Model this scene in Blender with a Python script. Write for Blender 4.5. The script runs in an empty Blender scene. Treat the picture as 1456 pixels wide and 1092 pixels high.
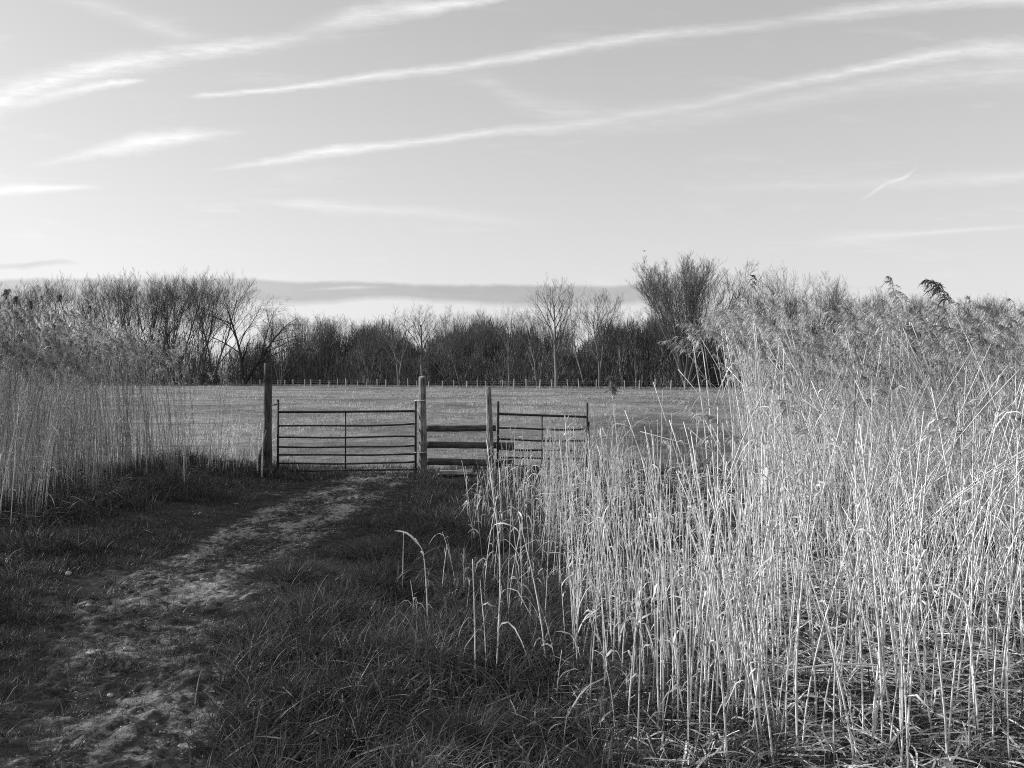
import bpy, math, random
import numpy as np
from mathutils import Vector
R = np.random.default_rng(7); random.seed(7)
scene = bpy.context.scene
COL = scene.collection
F, PX0, HY, CH = 1100.0, 728.0, 537.0, 1.7      # lens in photo pixels, eye level, eye height
def wx(px, Y): return (px - PX0) / F * Y
def wz(py, Y): return CH - (py - HY) / F * Y

# ------------------------------------------------------------------ noise and terrain
_LAT = np.random.default_rng(3).random((256, 256))
def vnoise(x, y):
    x = np.asarray(x, float); y = np.asarray(y, float)
    xi = np.floor(x).astype(int); yi = np.floor(y).astype(int)
    fx = x - xi; fy = y - yi
    fx = fx*fx*(3-2*fx); fy = fy*fy*(3-2*fy)
    a = _LAT[xi & 255, yi & 255]; b = _LAT[(xi+1) & 255, yi & 255]
    c = _LAT[xi & 255, (yi+1) & 255]; d = _LAT[(xi+1) & 255, (yi+1) & 255]
    return (a*(1-fx)+b*fx)*(1-fy) + (c*(1-fx)+d*fx)*fy
def fbm(x, y, o=3):
    s = 0; a = 1; t = 0
    for i in range(o):
        s = s + a*vnoise(x*2**i + 17*i, y*2**i + 31*i); t += a; a *= .5
    return s/t
def height(x, y):
    x = np.asarray(x, float); y = np.asarray(y, float)
    r = np.hypot(x, y-6)
    near = np.clip(1 - r/22, 0, 1)
    h = .09*(vnoise(x*.35+9, y*.35+4)-.5) + near*(.05*(vnoise(x*1.7, y*1.7)-.5) + .022*(vnoise(x*5.1, y*5.1)-.5))
    h = h + .10*np.clip((-3.4 - x)/1.5, 0, 1)*np.clip((18-y)/5, 0, 1)
    return h
def path_edges(y):
    y = np.asarray(y, float)
    xs = [3.0, 3.6, 5.1, 5.9, 7.1, 9.7, 11.5, 13.1, 14.5]
    l = np.interp(y, xs, [-2.2, -2.25, -2.8, -3.35, -3.2, -3.2, -3.0, -2.8, -2.8])
    r = np.interp(y, xs, [-1.25, -1.3, -1.80, -1.92, -1.95, -1.80, -1.75, -1.6, -1.7])
    l = l - .35*(vnoise(y*1.3, 3.3)-.5) - .15*(vnoise(y*5, 8.3)-.5)
    r = r + .30*(vnoise(y*1.5, 7.7)-.5) + .15*(vnoise(y*6, 1.3)-.5)
    return l, r
def path_mask(x, y):          # 1 on the bare middle of the path, 0 off it
    l, r = path_edges(y)
    m = np.clip(np.minimum(x-l, r-x)/.28, 0, 1)
    return m*np.clip((15-y)/1.2, 0, 1)

# ------------------------------------------------------------------ mesh helpers
def mesh_np(name, V, quads=None, tris=None, attrs=None, smooth=True):
    V = np.asarray(V, np.float32).reshape(-1, 3)
    me = bpy.data.meshes.new(name)
    me.vertices.add(len(V)); me.vertices.foreach_set('co', V.ravel())
    q = np.zeros((0, 4), np.int32) if quads is None else np.asarray(quads, np.int32).reshape(-1, 4)
    t = np.zeros((0, 3), np.int32) if tris is None else np.asarray(tris, np.int32).reshape(-1, 3)
    loops = np.concatenate([q.ravel(), t.ravel()])
    me.loops.add(len(loops)); me.loops.foreach_set('vertex_index', loops)
    st = np.concatenate([np.arange(len(q))*4, len(q)*4 + np.arange(len(t))*3]).astype(np.int32)
    me.polygons.add(len(st)); me.polygons.foreach_set('loop_start', st)
    me.update(calc_edges=True)
    if smooth: me.polygons.foreach_set('use_smooth', np.ones(len(st), bool))
    for k, v in (attrs or {}).items():
        a = me.attributes.new(k, 'FLOAT', 'POINT'); a.data.foreach_set('value', np.asarray(v, np.float32).ravel())
    return me
class Geo:
    def __init__(s): s.v = []; s.q = []; s.t = []; s.tone = []; s.n = 0
    def add(s, V, q=None, tone=.5, t=None):
        V = np.asarray(V, float).reshape(-1, 3)
        s.v.append(V)
        if q is not None: s.q.append(np.asarray(q).reshape(-1, 4) + s.n)
        if t is not None: s.t.append(np.asarray(t).reshape(-1, 3) + s.n)
        s.tone.append(np.broadcast_to(np.asarray(tone, float), (len(V),)).copy())
        s.n += len(V)
    def mesh(s, name, smooth=True):
        V = np.concatenate(s.v); 
        return mesh_np(name, V, np.concatenate(s.q) if s.q else None, np.concatenate(s.t) if s.t else None, {'tone': np.concatenate(s.tone)}, smooth)
def norm(a): return a/np.maximum(np.linalg.norm(a, axis=-1, keepdims=True), 1e-9)
def tubes(g, P, rad, S=4, tone=None, cap=False):
    """P (N,K,3), rad (N,K)."""
    P = np.asarray(P, float); N, K, _ = P.shape
    rad = np.broadcast_to(np.asarray(rad, float), (N, K))
    T = norm(np.gradient(P, axis=1))
    mt = norm(P[:, -1]-P[:, 0] + 1e-6)
    ref = np.where(np.abs(mt[:, 2:3]) > .8, np.array([[1., .13, 0]]), np.array([[0, 0, 1.]]))[:, None, :]
    A = norm(np.cross(T, np.broadcast_to(ref, T.shape))); B = np.cross(T, A)
    an = np.arange(S)*2*math.pi/S
    V = P[:, :, None, :] + rad[:, :, None, None]*(A[:, :, None, :]*np.cos(an)[None, None, :, None] + B[:, :, None, :]*np.sin(an)[None, None, :, None])
    base = (np.arange(N)*K*S)[:, None, None]; k = (np.arange(K-1)*S)[None, :, None]; s = np.arange(S)[None, None, :]; s2 = (s+1) % S
    q = np.stack([base+k+s, base+k+s2, base+k+S+s2, base+k+S+s], -1).reshape(-1, 4)
    tn = np.full(N, .5) if tone is None else np.broadcast_to(np.asarray(tone, float), (N,))
    V = V.reshape(-1, 3); tt = np.repeat(tn, K*S)
    if cap:
        n0 = len(V); c = P[:, [0, -1]].reshape(-1, 3); V = np.concatenate([V, c]); tt = np.concatenate([tt, np.repeat(tn, 2)])
        b = (np.arange(N)*K*S)[:, None]; s_ = np.arange(S)[None, :]; s2_ = (s_+1) % S
        t0 = np.stack([np.broadcast_to(n0+2*np.arange(N)[:, None], (N, S)), b+s2_, b+s_], -1)
        t1 = np.stack([np.broadcast_to(n0+2*np.arange(N)[:, None]+1, (N, S)), b+(K-1)*S+s_, b+(K-1)*S+s2_], -1)
        g.add(V, q, tt, np.concatenate([t0.reshape(-1, 3), t1.reshape(-1, 3)]))
    else: g.add(V, q, tt)
def ribbons(g, P, W, side, tone=None, twist=None):
    """P (N,K,3), W (N,K) full width, side (N,3)."""
    P = np.asarray(P, float); N, K, _ = P.shape
    W = np.broadcast_to(np.asarray(W, float), (N, K))
    S = np.broadcast_to(norm(np.asarray(side, float))[:, None, :], P.shape)
    if twist is not None:
        T = norm(np.gradient(P, axis=1)); B = np.cross(T, S)
        a = twist[:, None, None]*np.linspace(0, 1, K)[None, :, None]
        S = S*np.cos(a) + B*np.sin(a)
    L = P - S*W[..., None]/2; Rr = P + S*W[..., None]/2
    V = np.stack([L, Rr], 2)
    base = (np.arange(N)*K*2)[:, None]; k = (np.arange(K-1)*2)[None, :]
    q = np.stack([base+k, base+k+1, base+k+3, base+k+2], -1).reshape(-1, 4)
    tn = np.full(N, .5) if tone is None else np.asarray(tone, float)
    g.add(V.reshape(-1, 3), q, np.repeat(np.broadcast_to(tn, (N,)), K*2))
def tag(o, label=None, cat=None, group=None, kind=None):
    for k, v in (('label', label), ('category', cat), ('group', group), ('kind', kind)):
        if v: o[k] = v
    return o
def link(name, me, mat, parent=None, loc=None):
    if me is not None and mat is not None and not me.materials: me.materials.append(mat)
    o = bpy.data.objects.new(name, me); COL.objects.link(o)
    if parent is not None: o.parent = parent
    if loc is not None: o.location = loc
    return o
def empty(name, loc=(0, 0, 0), rz=0):
    o = bpy.data.objects.new(name, None); COL.objects.link(o); o.location = loc; o.rotation_euler = (0, 0, rz)
    o.empty_display_size = .2
    return o

# ------------------------------------------------------------------ materials (grey photograph: every colour is a neutral grey)
class NT:
    def __init__(s, nt): s.nt = nt
    def n(s, typ, **kw):
        nd = s.nt.nodes.new(typ)
        for k, v in kw.items(): setattr(nd, k, v)
        return nd
    def l(s, a, b): s.nt.links.new(a, b)
    def m(s, op, *a, clamp=False):
        nd = s.n('ShaderNodeMath', operation=op, use_clamp=clamp)
        for i, x in enumerate(a):
            if isinstance(x, (int, float)): nd.inputs[i].default_value = x
            else: s.l(x, nd.inputs[i])
        return nd.outputs[0]
    def ramp(s, x, stops):
        nd = s.n('ShaderNodeValToRGB'); e = nd.color_ramp.elements
        while len(e) < len(stops): e.new(.5)
        for i, (p, v) in enumerate(stops): e[i].position = p; e[i].color = (v, v, v, 1)
        s.l(x, nd.inputs[0]); return nd.outputs[0]
    def noise(s, vec, scale, detail=3, rough=.6, dist=0):
        nd = s.n('ShaderNodeTexNoise'); nd.inputs['Scale'].default_value = scale; nd.inputs['Detail'].default_value = detail
        nd.inputs['Roughness'].default_value = rough; nd.inputs['Distortion'].default_value = dist
        if vec is not None: s.l(vec, nd.inputs['Vector'])
        return nd.outputs['Fac']
def new_mat(name):
    m = bpy.data.materials.new(name); m.use_nodes = True; m.node_tree.nodes.clear()
    t = NT(m.node_tree); out = t.n('ShaderNodeOutputMaterial')
    return m, t, out
def mapping(t, vec, sc):
    mp = t.n('ShaderNodeMapping'); mp.inputs['Scale'].default_value = sc; t.l(vec, mp.inputs['Vector']); return mp.outputs[0]
def strand_mat(name, lo, hi, trans=.3, rough=.55, spec=.3, nscale=14, nodes=False, rnd=False, nvar=.35):
    """fibre-like plant matter: albedo runs lo..hi with each strand's own tone, blotched by noise"""
    m, t, out = new_mat(name)
    at = t.n('ShaderNodeAttribute', attribute_name='tone').outputs['Fac']
    co = t.n('ShaderNodeTexCoord').outputs['Object']
    if rnd: 
        r = t.n('ShaderNodeObjectInfo').outputs['Random']
        at = t.m('ADD', t.m('MULTIPLY', at, .5), t.m('MULTIPLY', r, .5))
    nz = t.noise(mapping(t, co, (1, 1, .35)), nscale, 2)
    f = t.m('MAXIMUM', t.m('ADD', at, t.m('MULTIPLY', t.m('SUBTRACT', nz, .5), nvar*2)), 0.0)
    v = t.m('ADD', lo, t.m('MULTIPLY', f, hi-lo))
    if nodes:      # darker joints up the cane
        z = t.n('ShaderNodeSeparateXYZ'); t.l(co, z.inputs[0])
        fr = t.m('FRACT', t.m('ADD', t.m('MULTIPLY', z.outputs[2], 5.2), t.m('MULTIPLY', at, 7.0)))
        v = t.m('MULTIPLY', v, t.m('SUBTRACT', 1.0, t.m('MULTIPLY', t.m('LESS_THAN', fr, .06), .5)))
    c = t.n('ShaderNodeCombineColor'); [t.l(v, c.inputs[i]) for i in range(3)]
    p = t.n('ShaderNodeBsdfPrincipled'); t.l(c.outputs[0], p.inputs['Base Color'])
    p.inputs['Roughness'].default_value = rough; p.inputs['Specular IOR Level'].default_value = spec
    if trans > 0:
        tr = t.n('ShaderNodeBsdfTranslucent'); t.l(c.outputs[0], tr.inputs[0])
        mx = t.n('ShaderNodeMixShader'); mx.inputs[0].default_value = trans
        t.l(p.outputs[0], mx.inputs[1]); t.l(tr.outputs[0], mx.inputs[2]); t.l(mx.outputs[0], out.inputs[0])
    else: t.l(p.outputs[0], out.inputs[0])
    return m
M = {}
M['reed'] = strand_mat('dry_reed', .15, .86, .12, .45, .4, 9, nodes=True, nvar=.45)
M['reed_leaf'] = strand_mat('dry_reed_leaf', .16, .86, .35, .55, .25, 25, nvar=.35)
M['plume'] = strand_mat('reed_plume', .22, .70, .40, .8, .1, 30)
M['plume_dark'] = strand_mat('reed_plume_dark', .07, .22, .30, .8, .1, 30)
M['grass'] = strand_mat('green_grass', .020, .165, .30, .5, .3, 3)
M['field_grass'] = strand_mat('field_grass', .09, .66, .35, .55, .25, 1.2)
M['straw'] = strand_mat('dead_straw', .14, .90, .30, .6, .2, 30)
M['bark'] = strand_mat('tree_bark', .06, .28, 0, .9, .1, .6, rnd=True)
M['twig'] = strand_mat('tree_twigs', .03, .13, 0, .9, .1, .8, rnd=True)
M['scrub'] = strand_mat('thicket', .06, .29, 0, .95, .05, .25, nvar=.6)

def ground_mat():
    m, t, out = new_mat('ground_turf')
    co = t.n('ShaderNodeNewGeometry').outputs['Position']
    sp = t.n('ShaderNodeSeparateXYZ'); t.l(co, sp.inputs[0])
    n1 = t.noise(co, .12, 4, .6); n2 = t.noise(co, 1.6, 4, .65); n3 = t.noise(co, 14, 4, .7)
    f = t.m('ADD', t.m('MULTIPLY', n1, .5), t.m('ADD', t.m('MULTIPLY', n2, .35), t.m('MULTIPLY', n3, .3)))
    wx_ = t.m('DIVIDE', t.m('SUBTRACT', sp.outputs[0], 4.4), 2.6); wy_ = t.m('DIVIDE', t.m('SUBTRACT', sp.outputs[1], 22.0), 8.0)      # darker patch of turf by the reeds
    dark_patch = t.m('SUBTRACT', 1.0, t.m('ADD', t.m('MULTIPLY', wx_, wx_), t.m('MULTIPLY', wy_, wy_)), clamp=True)
    f = t.m('SUBTRACT', f, t.m('MULTIPLY', dark_patch, .11))
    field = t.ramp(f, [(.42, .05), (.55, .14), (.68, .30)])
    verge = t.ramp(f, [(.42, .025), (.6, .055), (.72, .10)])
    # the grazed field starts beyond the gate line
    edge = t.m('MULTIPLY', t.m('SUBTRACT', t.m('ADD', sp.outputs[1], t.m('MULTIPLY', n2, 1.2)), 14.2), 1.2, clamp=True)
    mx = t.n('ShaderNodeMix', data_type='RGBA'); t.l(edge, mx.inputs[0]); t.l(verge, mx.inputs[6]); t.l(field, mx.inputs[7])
    p = t.n('ShaderNodeBsdfPrincipled'); t.l(mx.outputs[2], p.inputs['Base Color']); p.inputs['Roughness'].default_value = .95
    p.inputs['Specular IOR Level'].default_value = .1
    b = t.n('ShaderNodeBump'); b.inputs['Strength'].default_value = .9; b.inputs['Distance'].default_value = .10
    hh = t.m('ADD', t.m('MULTIPLY', n2, .8), t.m('MULTIPLY', n3, .3)); t.l(hh, b.inputs['Height']); t.l(b.outputs[0], p.inputs['Normal'])
    t.l(p.outputs[0], out.inputs[0]); return m
def path_mat():
    m, t, out = new_mat('trodden_earth')
    co = t.n('ShaderNodeNewGeometry').outputs['Position']
    n1 = t.noise(mapping(t, co, (1, .8, 1)), 1.7, 4, .65); n2 = t.noise(mapping(t, co, (.8, 1, 1)), 15, 6, .75, .2); n3 = t.noise(co, 60, 3, .7)
    f = t.m('ADD', t.m('MULTIPLY', n1, .45), t.m('ADD', t.m('MULTIPLY', n2, .45), t.m('MULTIPLY', n3, .15)))
    e = t.n('ShaderNodeAttribute', attribute_name='bare').outputs['Fac']
    f = t.m('SUBTRACT', f, t.m('MULTIPLY', t.m('SUBTRACT', 1.0, e), .2))
    c = t.ramp(f, [(.43, .02), (.515, .04), (.54, .12), (.565, .21), (.66, .36)])
    p = t.n('ShaderNodeBsdfPrincipled'); t.l(c, p.inputs['Base Color']); p.inputs['Roughness'].default_value = .85
    p.inputs['Specular IOR Level'].default_value = .2
    b = t.n('ShaderNodeBump'); b.inputs['Strength'].default_value = 1; b.inputs['Distance'].default_value = .02
    t.l(t.m('ADD', n2, t.m('MULTIPLY', n3, .3)), b.inputs['Height']); t.l(b.outputs[0], p.inputs['Normal'])
    t.l(p.outputs[0], out.inputs[0]); return m
def wood_mat(name, lo, hi):
    m, t, out = new_mat(name)
    co = t.n('ShaderNodeTexCoord').outputs['Object']
    n1 = t.noise(mapping(t, co, (1, 1, .06)), 55, 4, .7); n2 = t.noise(co, 4, 3, .6)
    f = t.m('ADD', t.m('MULTIPLY', n1, .6), t.m('MULTIPLY', n2, .4))
    c = t.ramp(f, [(.36, lo*.5), (.46, lo), (.62, hi)])
    p = t.n('ShaderNodeBsdfPrincipled'); t.l(c, p.inputs['Base Color']); p.inputs['Roughness'].default_value = .85; p.inputs['Specular IOR Level'].default_value = .2
    b = t.n('ShaderNodeBump'); b.inputs['Strength'].default_value = .8; b.inputs['Distance'].default_value = .008
    t.l(n1, b.inputs['Height']); t.l(b.outputs[0], p.inputs['Normal']); t.l(p.outputs[0], out.inputs[0]); return m
def board_mat():
    m, t, out = new_mat('weathered_board')
    co = t.n('ShaderNodeTexCoord').outputs['Object']
    n1 = t.noise(mapping(t, co, (.05, 1, 1)), 60, 4, .7); n2 = t.noise(co, 5, 3, .6)
    f = t.m('ADD', t.m('MULTIPLY', n1, .6), t.m('MULTIPLY', n2, .4))
    c = t.ramp(f, [(.36, .03), (.5, .085), (.62, .15)])
    p = t.n('ShaderNodeBsdfPrincipled'); t.l(c, p.inputs['Base Color']); p.inputs['Roughness'].default_value = .85; p.inputs['Specular IOR Level'].default_value = .2
    b = t.n('ShaderNodeBump'); b.inputs['Strength'].default_value = .7; b.inputs['Distance'].default_value = .006
    t.l(n1, b.inputs['Height']); t.l(b.outputs[0], p.inputs['Normal']); t.l(p.outputs[0], out.inputs[0]); return m
def plain_mat(name, lo, hi, rough=.6, metal=0, sc=20, bump=.3):
    m, t, out = new_mat(name)
    co = t.n('ShaderNodeTexCoord').outputs['Object']; n = t.noise(co, sc, 4, .65)
    c = t.ramp(n, [(.35, lo), (.65, hi)])
    p = t.n('ShaderNodeBsdfPrincipled'); t.l(c, p.inputs['Base Color']); p.inputs['Roughness'].default_value = rough; p.inputs['Metallic'].default_value = metal
    b = t.n('ShaderNodeBump'); b.inputs['Strength'].default_value = bump; b.inputs['Distance'].default_value = .004
    t.l(n, b.inputs['Height']); t.l(b.outputs[0], p.inputs['Normal']); t.l(p.outputs[0], out.inputs[0]); return m
M['ground'] = ground_mat(); M['path'] = path_mat()
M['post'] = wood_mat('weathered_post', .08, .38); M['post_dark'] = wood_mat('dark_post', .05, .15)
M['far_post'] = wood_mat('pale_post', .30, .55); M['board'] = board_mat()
M['steel'] = plain_mat('dull_dark_steel', .012, .035, .7, .0, 30)
M['wire'] = plain_mat('galvanised_wire', .20, .40, .5, .3, 80)
M['twine'] = plain_mat('pale_twine', .5, .75, .8, 0, 60)
M['stone'] = plain_mat('pale_stone', .25, .5, .9, 0, 18, .8)
M['bird'] = plain_mat('dark_feathers', .02, .05, .8)

# ------------------------------------------------------------------ setting: ground and path
n = 420
s = np.linspace(-1, 1, n); b_ = math.asinh(2200/1.5); gx = 1.5*np.sinh(b_*s); gy = gx + 6
X, Y = np.meshgrid(gx, gy, indexing='ij')
V = np.stack([X, Y, height(X, Y)], -1).reshape(-1, 3)
i = np.arange(n-1)[:, None]*n + np.arange(n-1)[None, :]
q = np.stack([i, i+n, i+n+1, i+1], -1)
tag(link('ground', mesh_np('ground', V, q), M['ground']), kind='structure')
ny, nx = 1300, 120
yy = np.linspace(1.5, 14.4, ny); l, r = path_edges(yy); uu = np.linspace(0, 1, nx)
l, r = l-.5, r+.35; X = l[:, None]*(1-uu) + r[:, None]*uu; Y = np.repeat(yy[:, None], nx, 1)
prof = np.sin(np.pi*uu)[None, :]**.4
pz = height(X, Y) + .014*prof + prof*(.045*np.abs(fbm(X*5, Y*5)-.5)*2 + .030*np.clip(fbm(X*13+5, Y*13)-.42, 0, 1)*2 + .010*vnoise(X*37, Y*37)) - .004
i = np.arange(ny-1)[:, None]*nx + np.arange(nx-1)[None, :]
q = np.stack([i, i+1, i+nx+1, i+nx], -1)
edge_ = np.clip(np.minimum(X-l[:, None], r[:, None]-X)/.55, 0, 1)
tag(link('path', mesh_np('path', np.stack([X, Y, pz], -1).reshape(-1, 3), q, attrs={'bare': edge_}), M['path']), kind='structure')

# ------------------------------------------------------------------ grass
def blades(g, x, y, L, w, lean, out_dir, tone, K=4, z=None):
    N = len(x); t = np.linspace(0, 1, K)[None, :]
    z0 = height(x, y) - .01 if z is None else z
    d = np.stack([np.cos(out_dir), np.sin(out_dir)], -1)
    bend = lean[:, None]*t**1.8*L[:, None]
    P = np.zeros((N, K, 3))
    P[..., 0] = x[:, None] + d[:, :1]*bend; P[..., 1] = y[:, None] + d[:, 1:]*bend
    P[..., 2] = z0[:, None] + L[:, None]*(t - .35*np.clip(lean[:, None], 0, 1.5)*t**2.2)
    a = out_dir + R.normal(0, .9, N) + math.pi/2
    W = w[:, None]*np.interp(np.linspace(0, 1, K), [0, .5, 1], [.8, 1, .08])[None, :]
    ribbons(g, P, W, np.stack([np.cos(a), np.sin(a), np.zeros(N)], -1), tone)
def turf(g, x0, x1, y0, y1, dens, Lr, keep, wid=.004, clump=.07, tlo=0., thi=1., per=14, lean_=.55):
    nc = max(4, int((x1-x0)*(y1-y0)*dens/per))
    cx = R.uniform(x0, x1, nc); cy = R.uniform(y0, y1, nc); cs = R.uniform(.4, 1.35, nc); ct = R.random(nc); ca = R.uniform(0, 6.28, nc)
    idx = np.repeat(np.arange(nc), per); N = len(idx)
    dx = R.normal(0, clump, N); dy = R.normal(0, clump, N)
    x = cx[idx]+dx; y = cy[idx]+dy
    k = keep(x, y) > R.random(N)
    idx, dx, dy, x, y = idx[k], dx[k], dy[k], x[k], y[k]; N = len(x)
    big = np.clip(.3 + 1.35*fbm(x*1.4+3, y*1.4+8, 2), .2, 2)
    L = R.uniform(Lr[0], Lr[1], N)*cs[idx]*big
    lean = np.abs(R.normal(lean_, .38, N)); od = np.arctan2(dy, dx)+R.normal(0, .5, N)
    tone = np.clip(tlo + (thi-tlo)*(.5*ct[idx] + .4*R.random(N)**1.5), 0, 1); dry = R.random(N) < .025; tone[dry] = 1.9
    blades(g, x, y, L, R.uniform(.7, 1.3, N)*wid*(1+y*.05), lean, od, tone)
def soft(x, y):      # how trodden: 1 in the middle of the path, fading outwards over half a metre
    l, r = path_edges(y); return np.clip((np.minimum(x-l, r-x)+.35)/.75, 0, 1)*np.clip((15-y)/1.2, 0, 1)
off = lambda x, y: np.clip(1.35-1.22*soft(x, y)+2.4*(fbm(x*1.5, y*2.2, 3)-.5), 0, 1)
long_ = lambda x, y: (1-path_mask(x, y))*np.clip((x+1.75+.9*(vnoise(x*1.2, y*.9)-.5))/.5, 0, 1)*np.clip(.1+1.5*vnoise(x*3.2, y*3.2), 0, 1)*np.where((x > -1.4) & (x < -.55) & (y > 12.6), .12, 1)
g = Geo()
turf(g, -1.95, 1.2, 2.9, 8, 4300, (.07, .25), long_, .0052, .05, per=24, lean_=.8)
turf(g, -2.2, 1.6, 8, 13.6, 2200, (.07, .22), long_, .0055, .06, per=20, lean_=.8)
turf(g, -5.6, -.9, 2.9, 7.5, 11000, (.02, .07), off, .0036, .04)
turf(g, -6.6, -.9, 7.5, 13.8, 4500, (.015, .06), off, .005, .05)
turf(g, -5.8, -2.2, 2.9, 9, 1100, (.05, .15), lambda x, y: off(x, y)*(vnoise(x*1.6+9, y*1.8) > .5)*(vnoise(x*5, y*5) > .35), .0045, .05, per=22, lean_=.8)
turf(g, -3.3, -1.3, 2.9, 13, 1500, (.02, .07), lambda x, y: 1.*(fbm(x*2.2+5, y*3+2) > .54), .004, .035, per=20)
bank = lambda x, y: np.clip((-3.5-1.1*vnoise(y*.7, 5.5)-x)/.6, 0, 1)*(vnoise(x*1.3, y*1.3) > .3)
turf(g, -8.5, -3.3, 3.5, 14.2, 2000, (.08, .24), bank, .005, .07, per=20, lean_=.8)
turf(g, -7.5, -4.4, 7, 14.3, 1500, (.14, .38), lambda x, y: np.clip(1-np.abs(x+5.6)/1.3, 0, 1)*(vnoise(x*1.6, y*1.6+5) > .35), .006, .09, per=24, lean_=.7)
turf(g, -6.5, 3, 12.9, 14.6, 1500, (.08, .2), lambda x, y: (1-.85*path_mask(x, y))*np.where((x > -1.4) & (x < -.55) & (y < 14.1), .1, 1), .006, .07)
under = lambda x, y: (x > .3)*np.clip(.2+vnoise(x*1.4, y*1.4), 0, 1)
turf(g, .3, 5, 2.9, 9, 1200, (.05, .20), under, .005, .06, 0, .9)
turf(g, .5, 13, 8, 15, 500, (.05, .22), under, .008, .08, 0, .9)
tag(link('grass', g.mesh('grass'), M['grass']), 'dark green grass in tufts on both sides of the trodden path', 'grass', kind='stuff')
print('grass faces', g.n)

g = Geo()     # grazed field: tufts that thin out and coarsen with distance
for (a, b, nc, per, rad, wid, lo, hi) in ((13.9, 24, 9000, 12, .07, .006, .05, .13), (24, 45, 11000, 9, .11, .011, .06, .15), (45, 90, 11000, 7, .22, .024, .08, .18), (90, 168, 8000, 5, .4, .05, .1, .22)):
    cy = np.sqrt(R.uniform(a*a, b*b, nc)); cx_ = R.uniform(-.78, .78, nc)*cy
    cl = np.clip(.5+2.2*(vnoise(cx_*1.2, cy*.8)*.4 + vnoise(cx_*.3+9, cy*.16)*.4+vnoise(cx_*.08+3, cy*.05)*.2-.5), 0, 1)
    k = R.random(nc) < .2+.9*cl; cx_, cy, cl = cx_[k], cy[k], cl[k]; nc = len(cx_)
    sz = R.uniform(.4, 1.5, nc)*(.5+.8*cl); idx = np.repeat(np.arange(nc), per); N = len(idx)
    dx = R.normal(0, rad, N)*sz[idx]; dy = R.normal(0, rad, N)*sz[idx]; x = cx_[idx]+dx; y = np.maximum(cy[idx]+dy, 13.95)
    k = y < np.where(x > -62, 165-.618*(x+62), 168); x, y, idx, dx, dy = x[k], y[k], idx[k], dx[k], dy[k]; N = len(x)
    dark_patch = np.exp(-((cx_-.18*cy-.4)/(.09*cy+.5))**2-((cy-22)/8)**2); tn_ = np.clip(.05+.6*cl+R.normal(0, .2, nc)-.55*dark_patch, 0, 1)  # tufts get a darker tone in the patch by the reeds
    blades(g, x, y, R.uniform(lo, hi, N)*sz[idx], wid*R.uniform(.6, 1.5, N), np.abs(R.normal(.6, .4, N)), np.arctan2(dy, dx)+R.normal(0, .5, N), np.clip(tn_[idx]+R.normal(0, .15, N), 0, 1), 3)
tag(link('field_grass', g.mesh('field_grass'), M['field_grass']), 'pale short tufted grass over the grazed field beyond the gate', 'grass', kind='stuff')

# ------------------------------------------------------------------ reeds
def reed_paths(x, y, H, lx, ly, K=8, pw=1.6):
    t = np.linspace(0, 1, K)[None, :]
    P = np.zeros((len(x), K, 3)); z0 = height(x, y) - .03
    P[..., 0] = x[:, None] + (lx*H)[:, None]*t**pw; P[..., 1] = y[:, None] + (ly*H)[:, None]*t**pw
    le = np.hypot(lx, ly)
    P[..., 2] = z0[:, None] + H[:, None]*(t - .18*np.clip(le, 0, 2.2)[:, None]**2*t**2.4)
    wob = R.normal(0, .007, (len(x), 2)); P[..., :2] += np.sin(t*4.5)[..., None]*wob[:, None, :]*H[:, None, None]
    return P
def reed_leaves(g, P, n_lo, n_hi, tone, scale=1., only=None, one=False):
    """dry leaves: each springs from its stem and folds over"""
    N, K, _ = P.shape; cnt = R.integers(n_lo, n_hi+1, N); idx = np.repeat(np.arange(N), cnt); m = len(idx)
    if m == 0: return
    t = R.uniform(.18, .97, m)*(K-1); i0 = np.minimum(t.astype(int), K-2); fr = (t-i0)[:, None]
    p = P[idx, i0]*(1-fr) + P[idx, i0+1]*fr; tg = norm(P[idx, i0+1]-P[idx, i0])
    az = R.uniform(0, 6.28, m); d = np.stack([np.cos(az), np.sin(az), np.zeros(m)], -1)
    L = R.gamma(2.4, .055, m)*scale + .03; kk = 6; s_ = np.linspace(0, 1, kk)[None, :, None]
    fold = R.uniform(.2, 1.5, m)[:, None, None]
    LL = L[:, None, None]
    Q = p[:, None] + LL*(tg[:, None]*(s_*R.uniform(.35, .9, m)[:, None, None]) + d[:, None]*(s_**1.4*.6) - np.array([0, 0, 1.])*(fold*s_**2.6))
    Q += R.normal(0, .006, Q.shape)*s_
    W = R.uniform(.005, .014, m)[:, None]*scale**.5*np.array([.5, 1, 1, .85, .55, .08])[None]
    ribbons(g, Q, W, np.cross(d, [0, 0, 1.]), tone[idx]*.7+.3*R.random(m), R.normal(0, 1.0, m))
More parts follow.
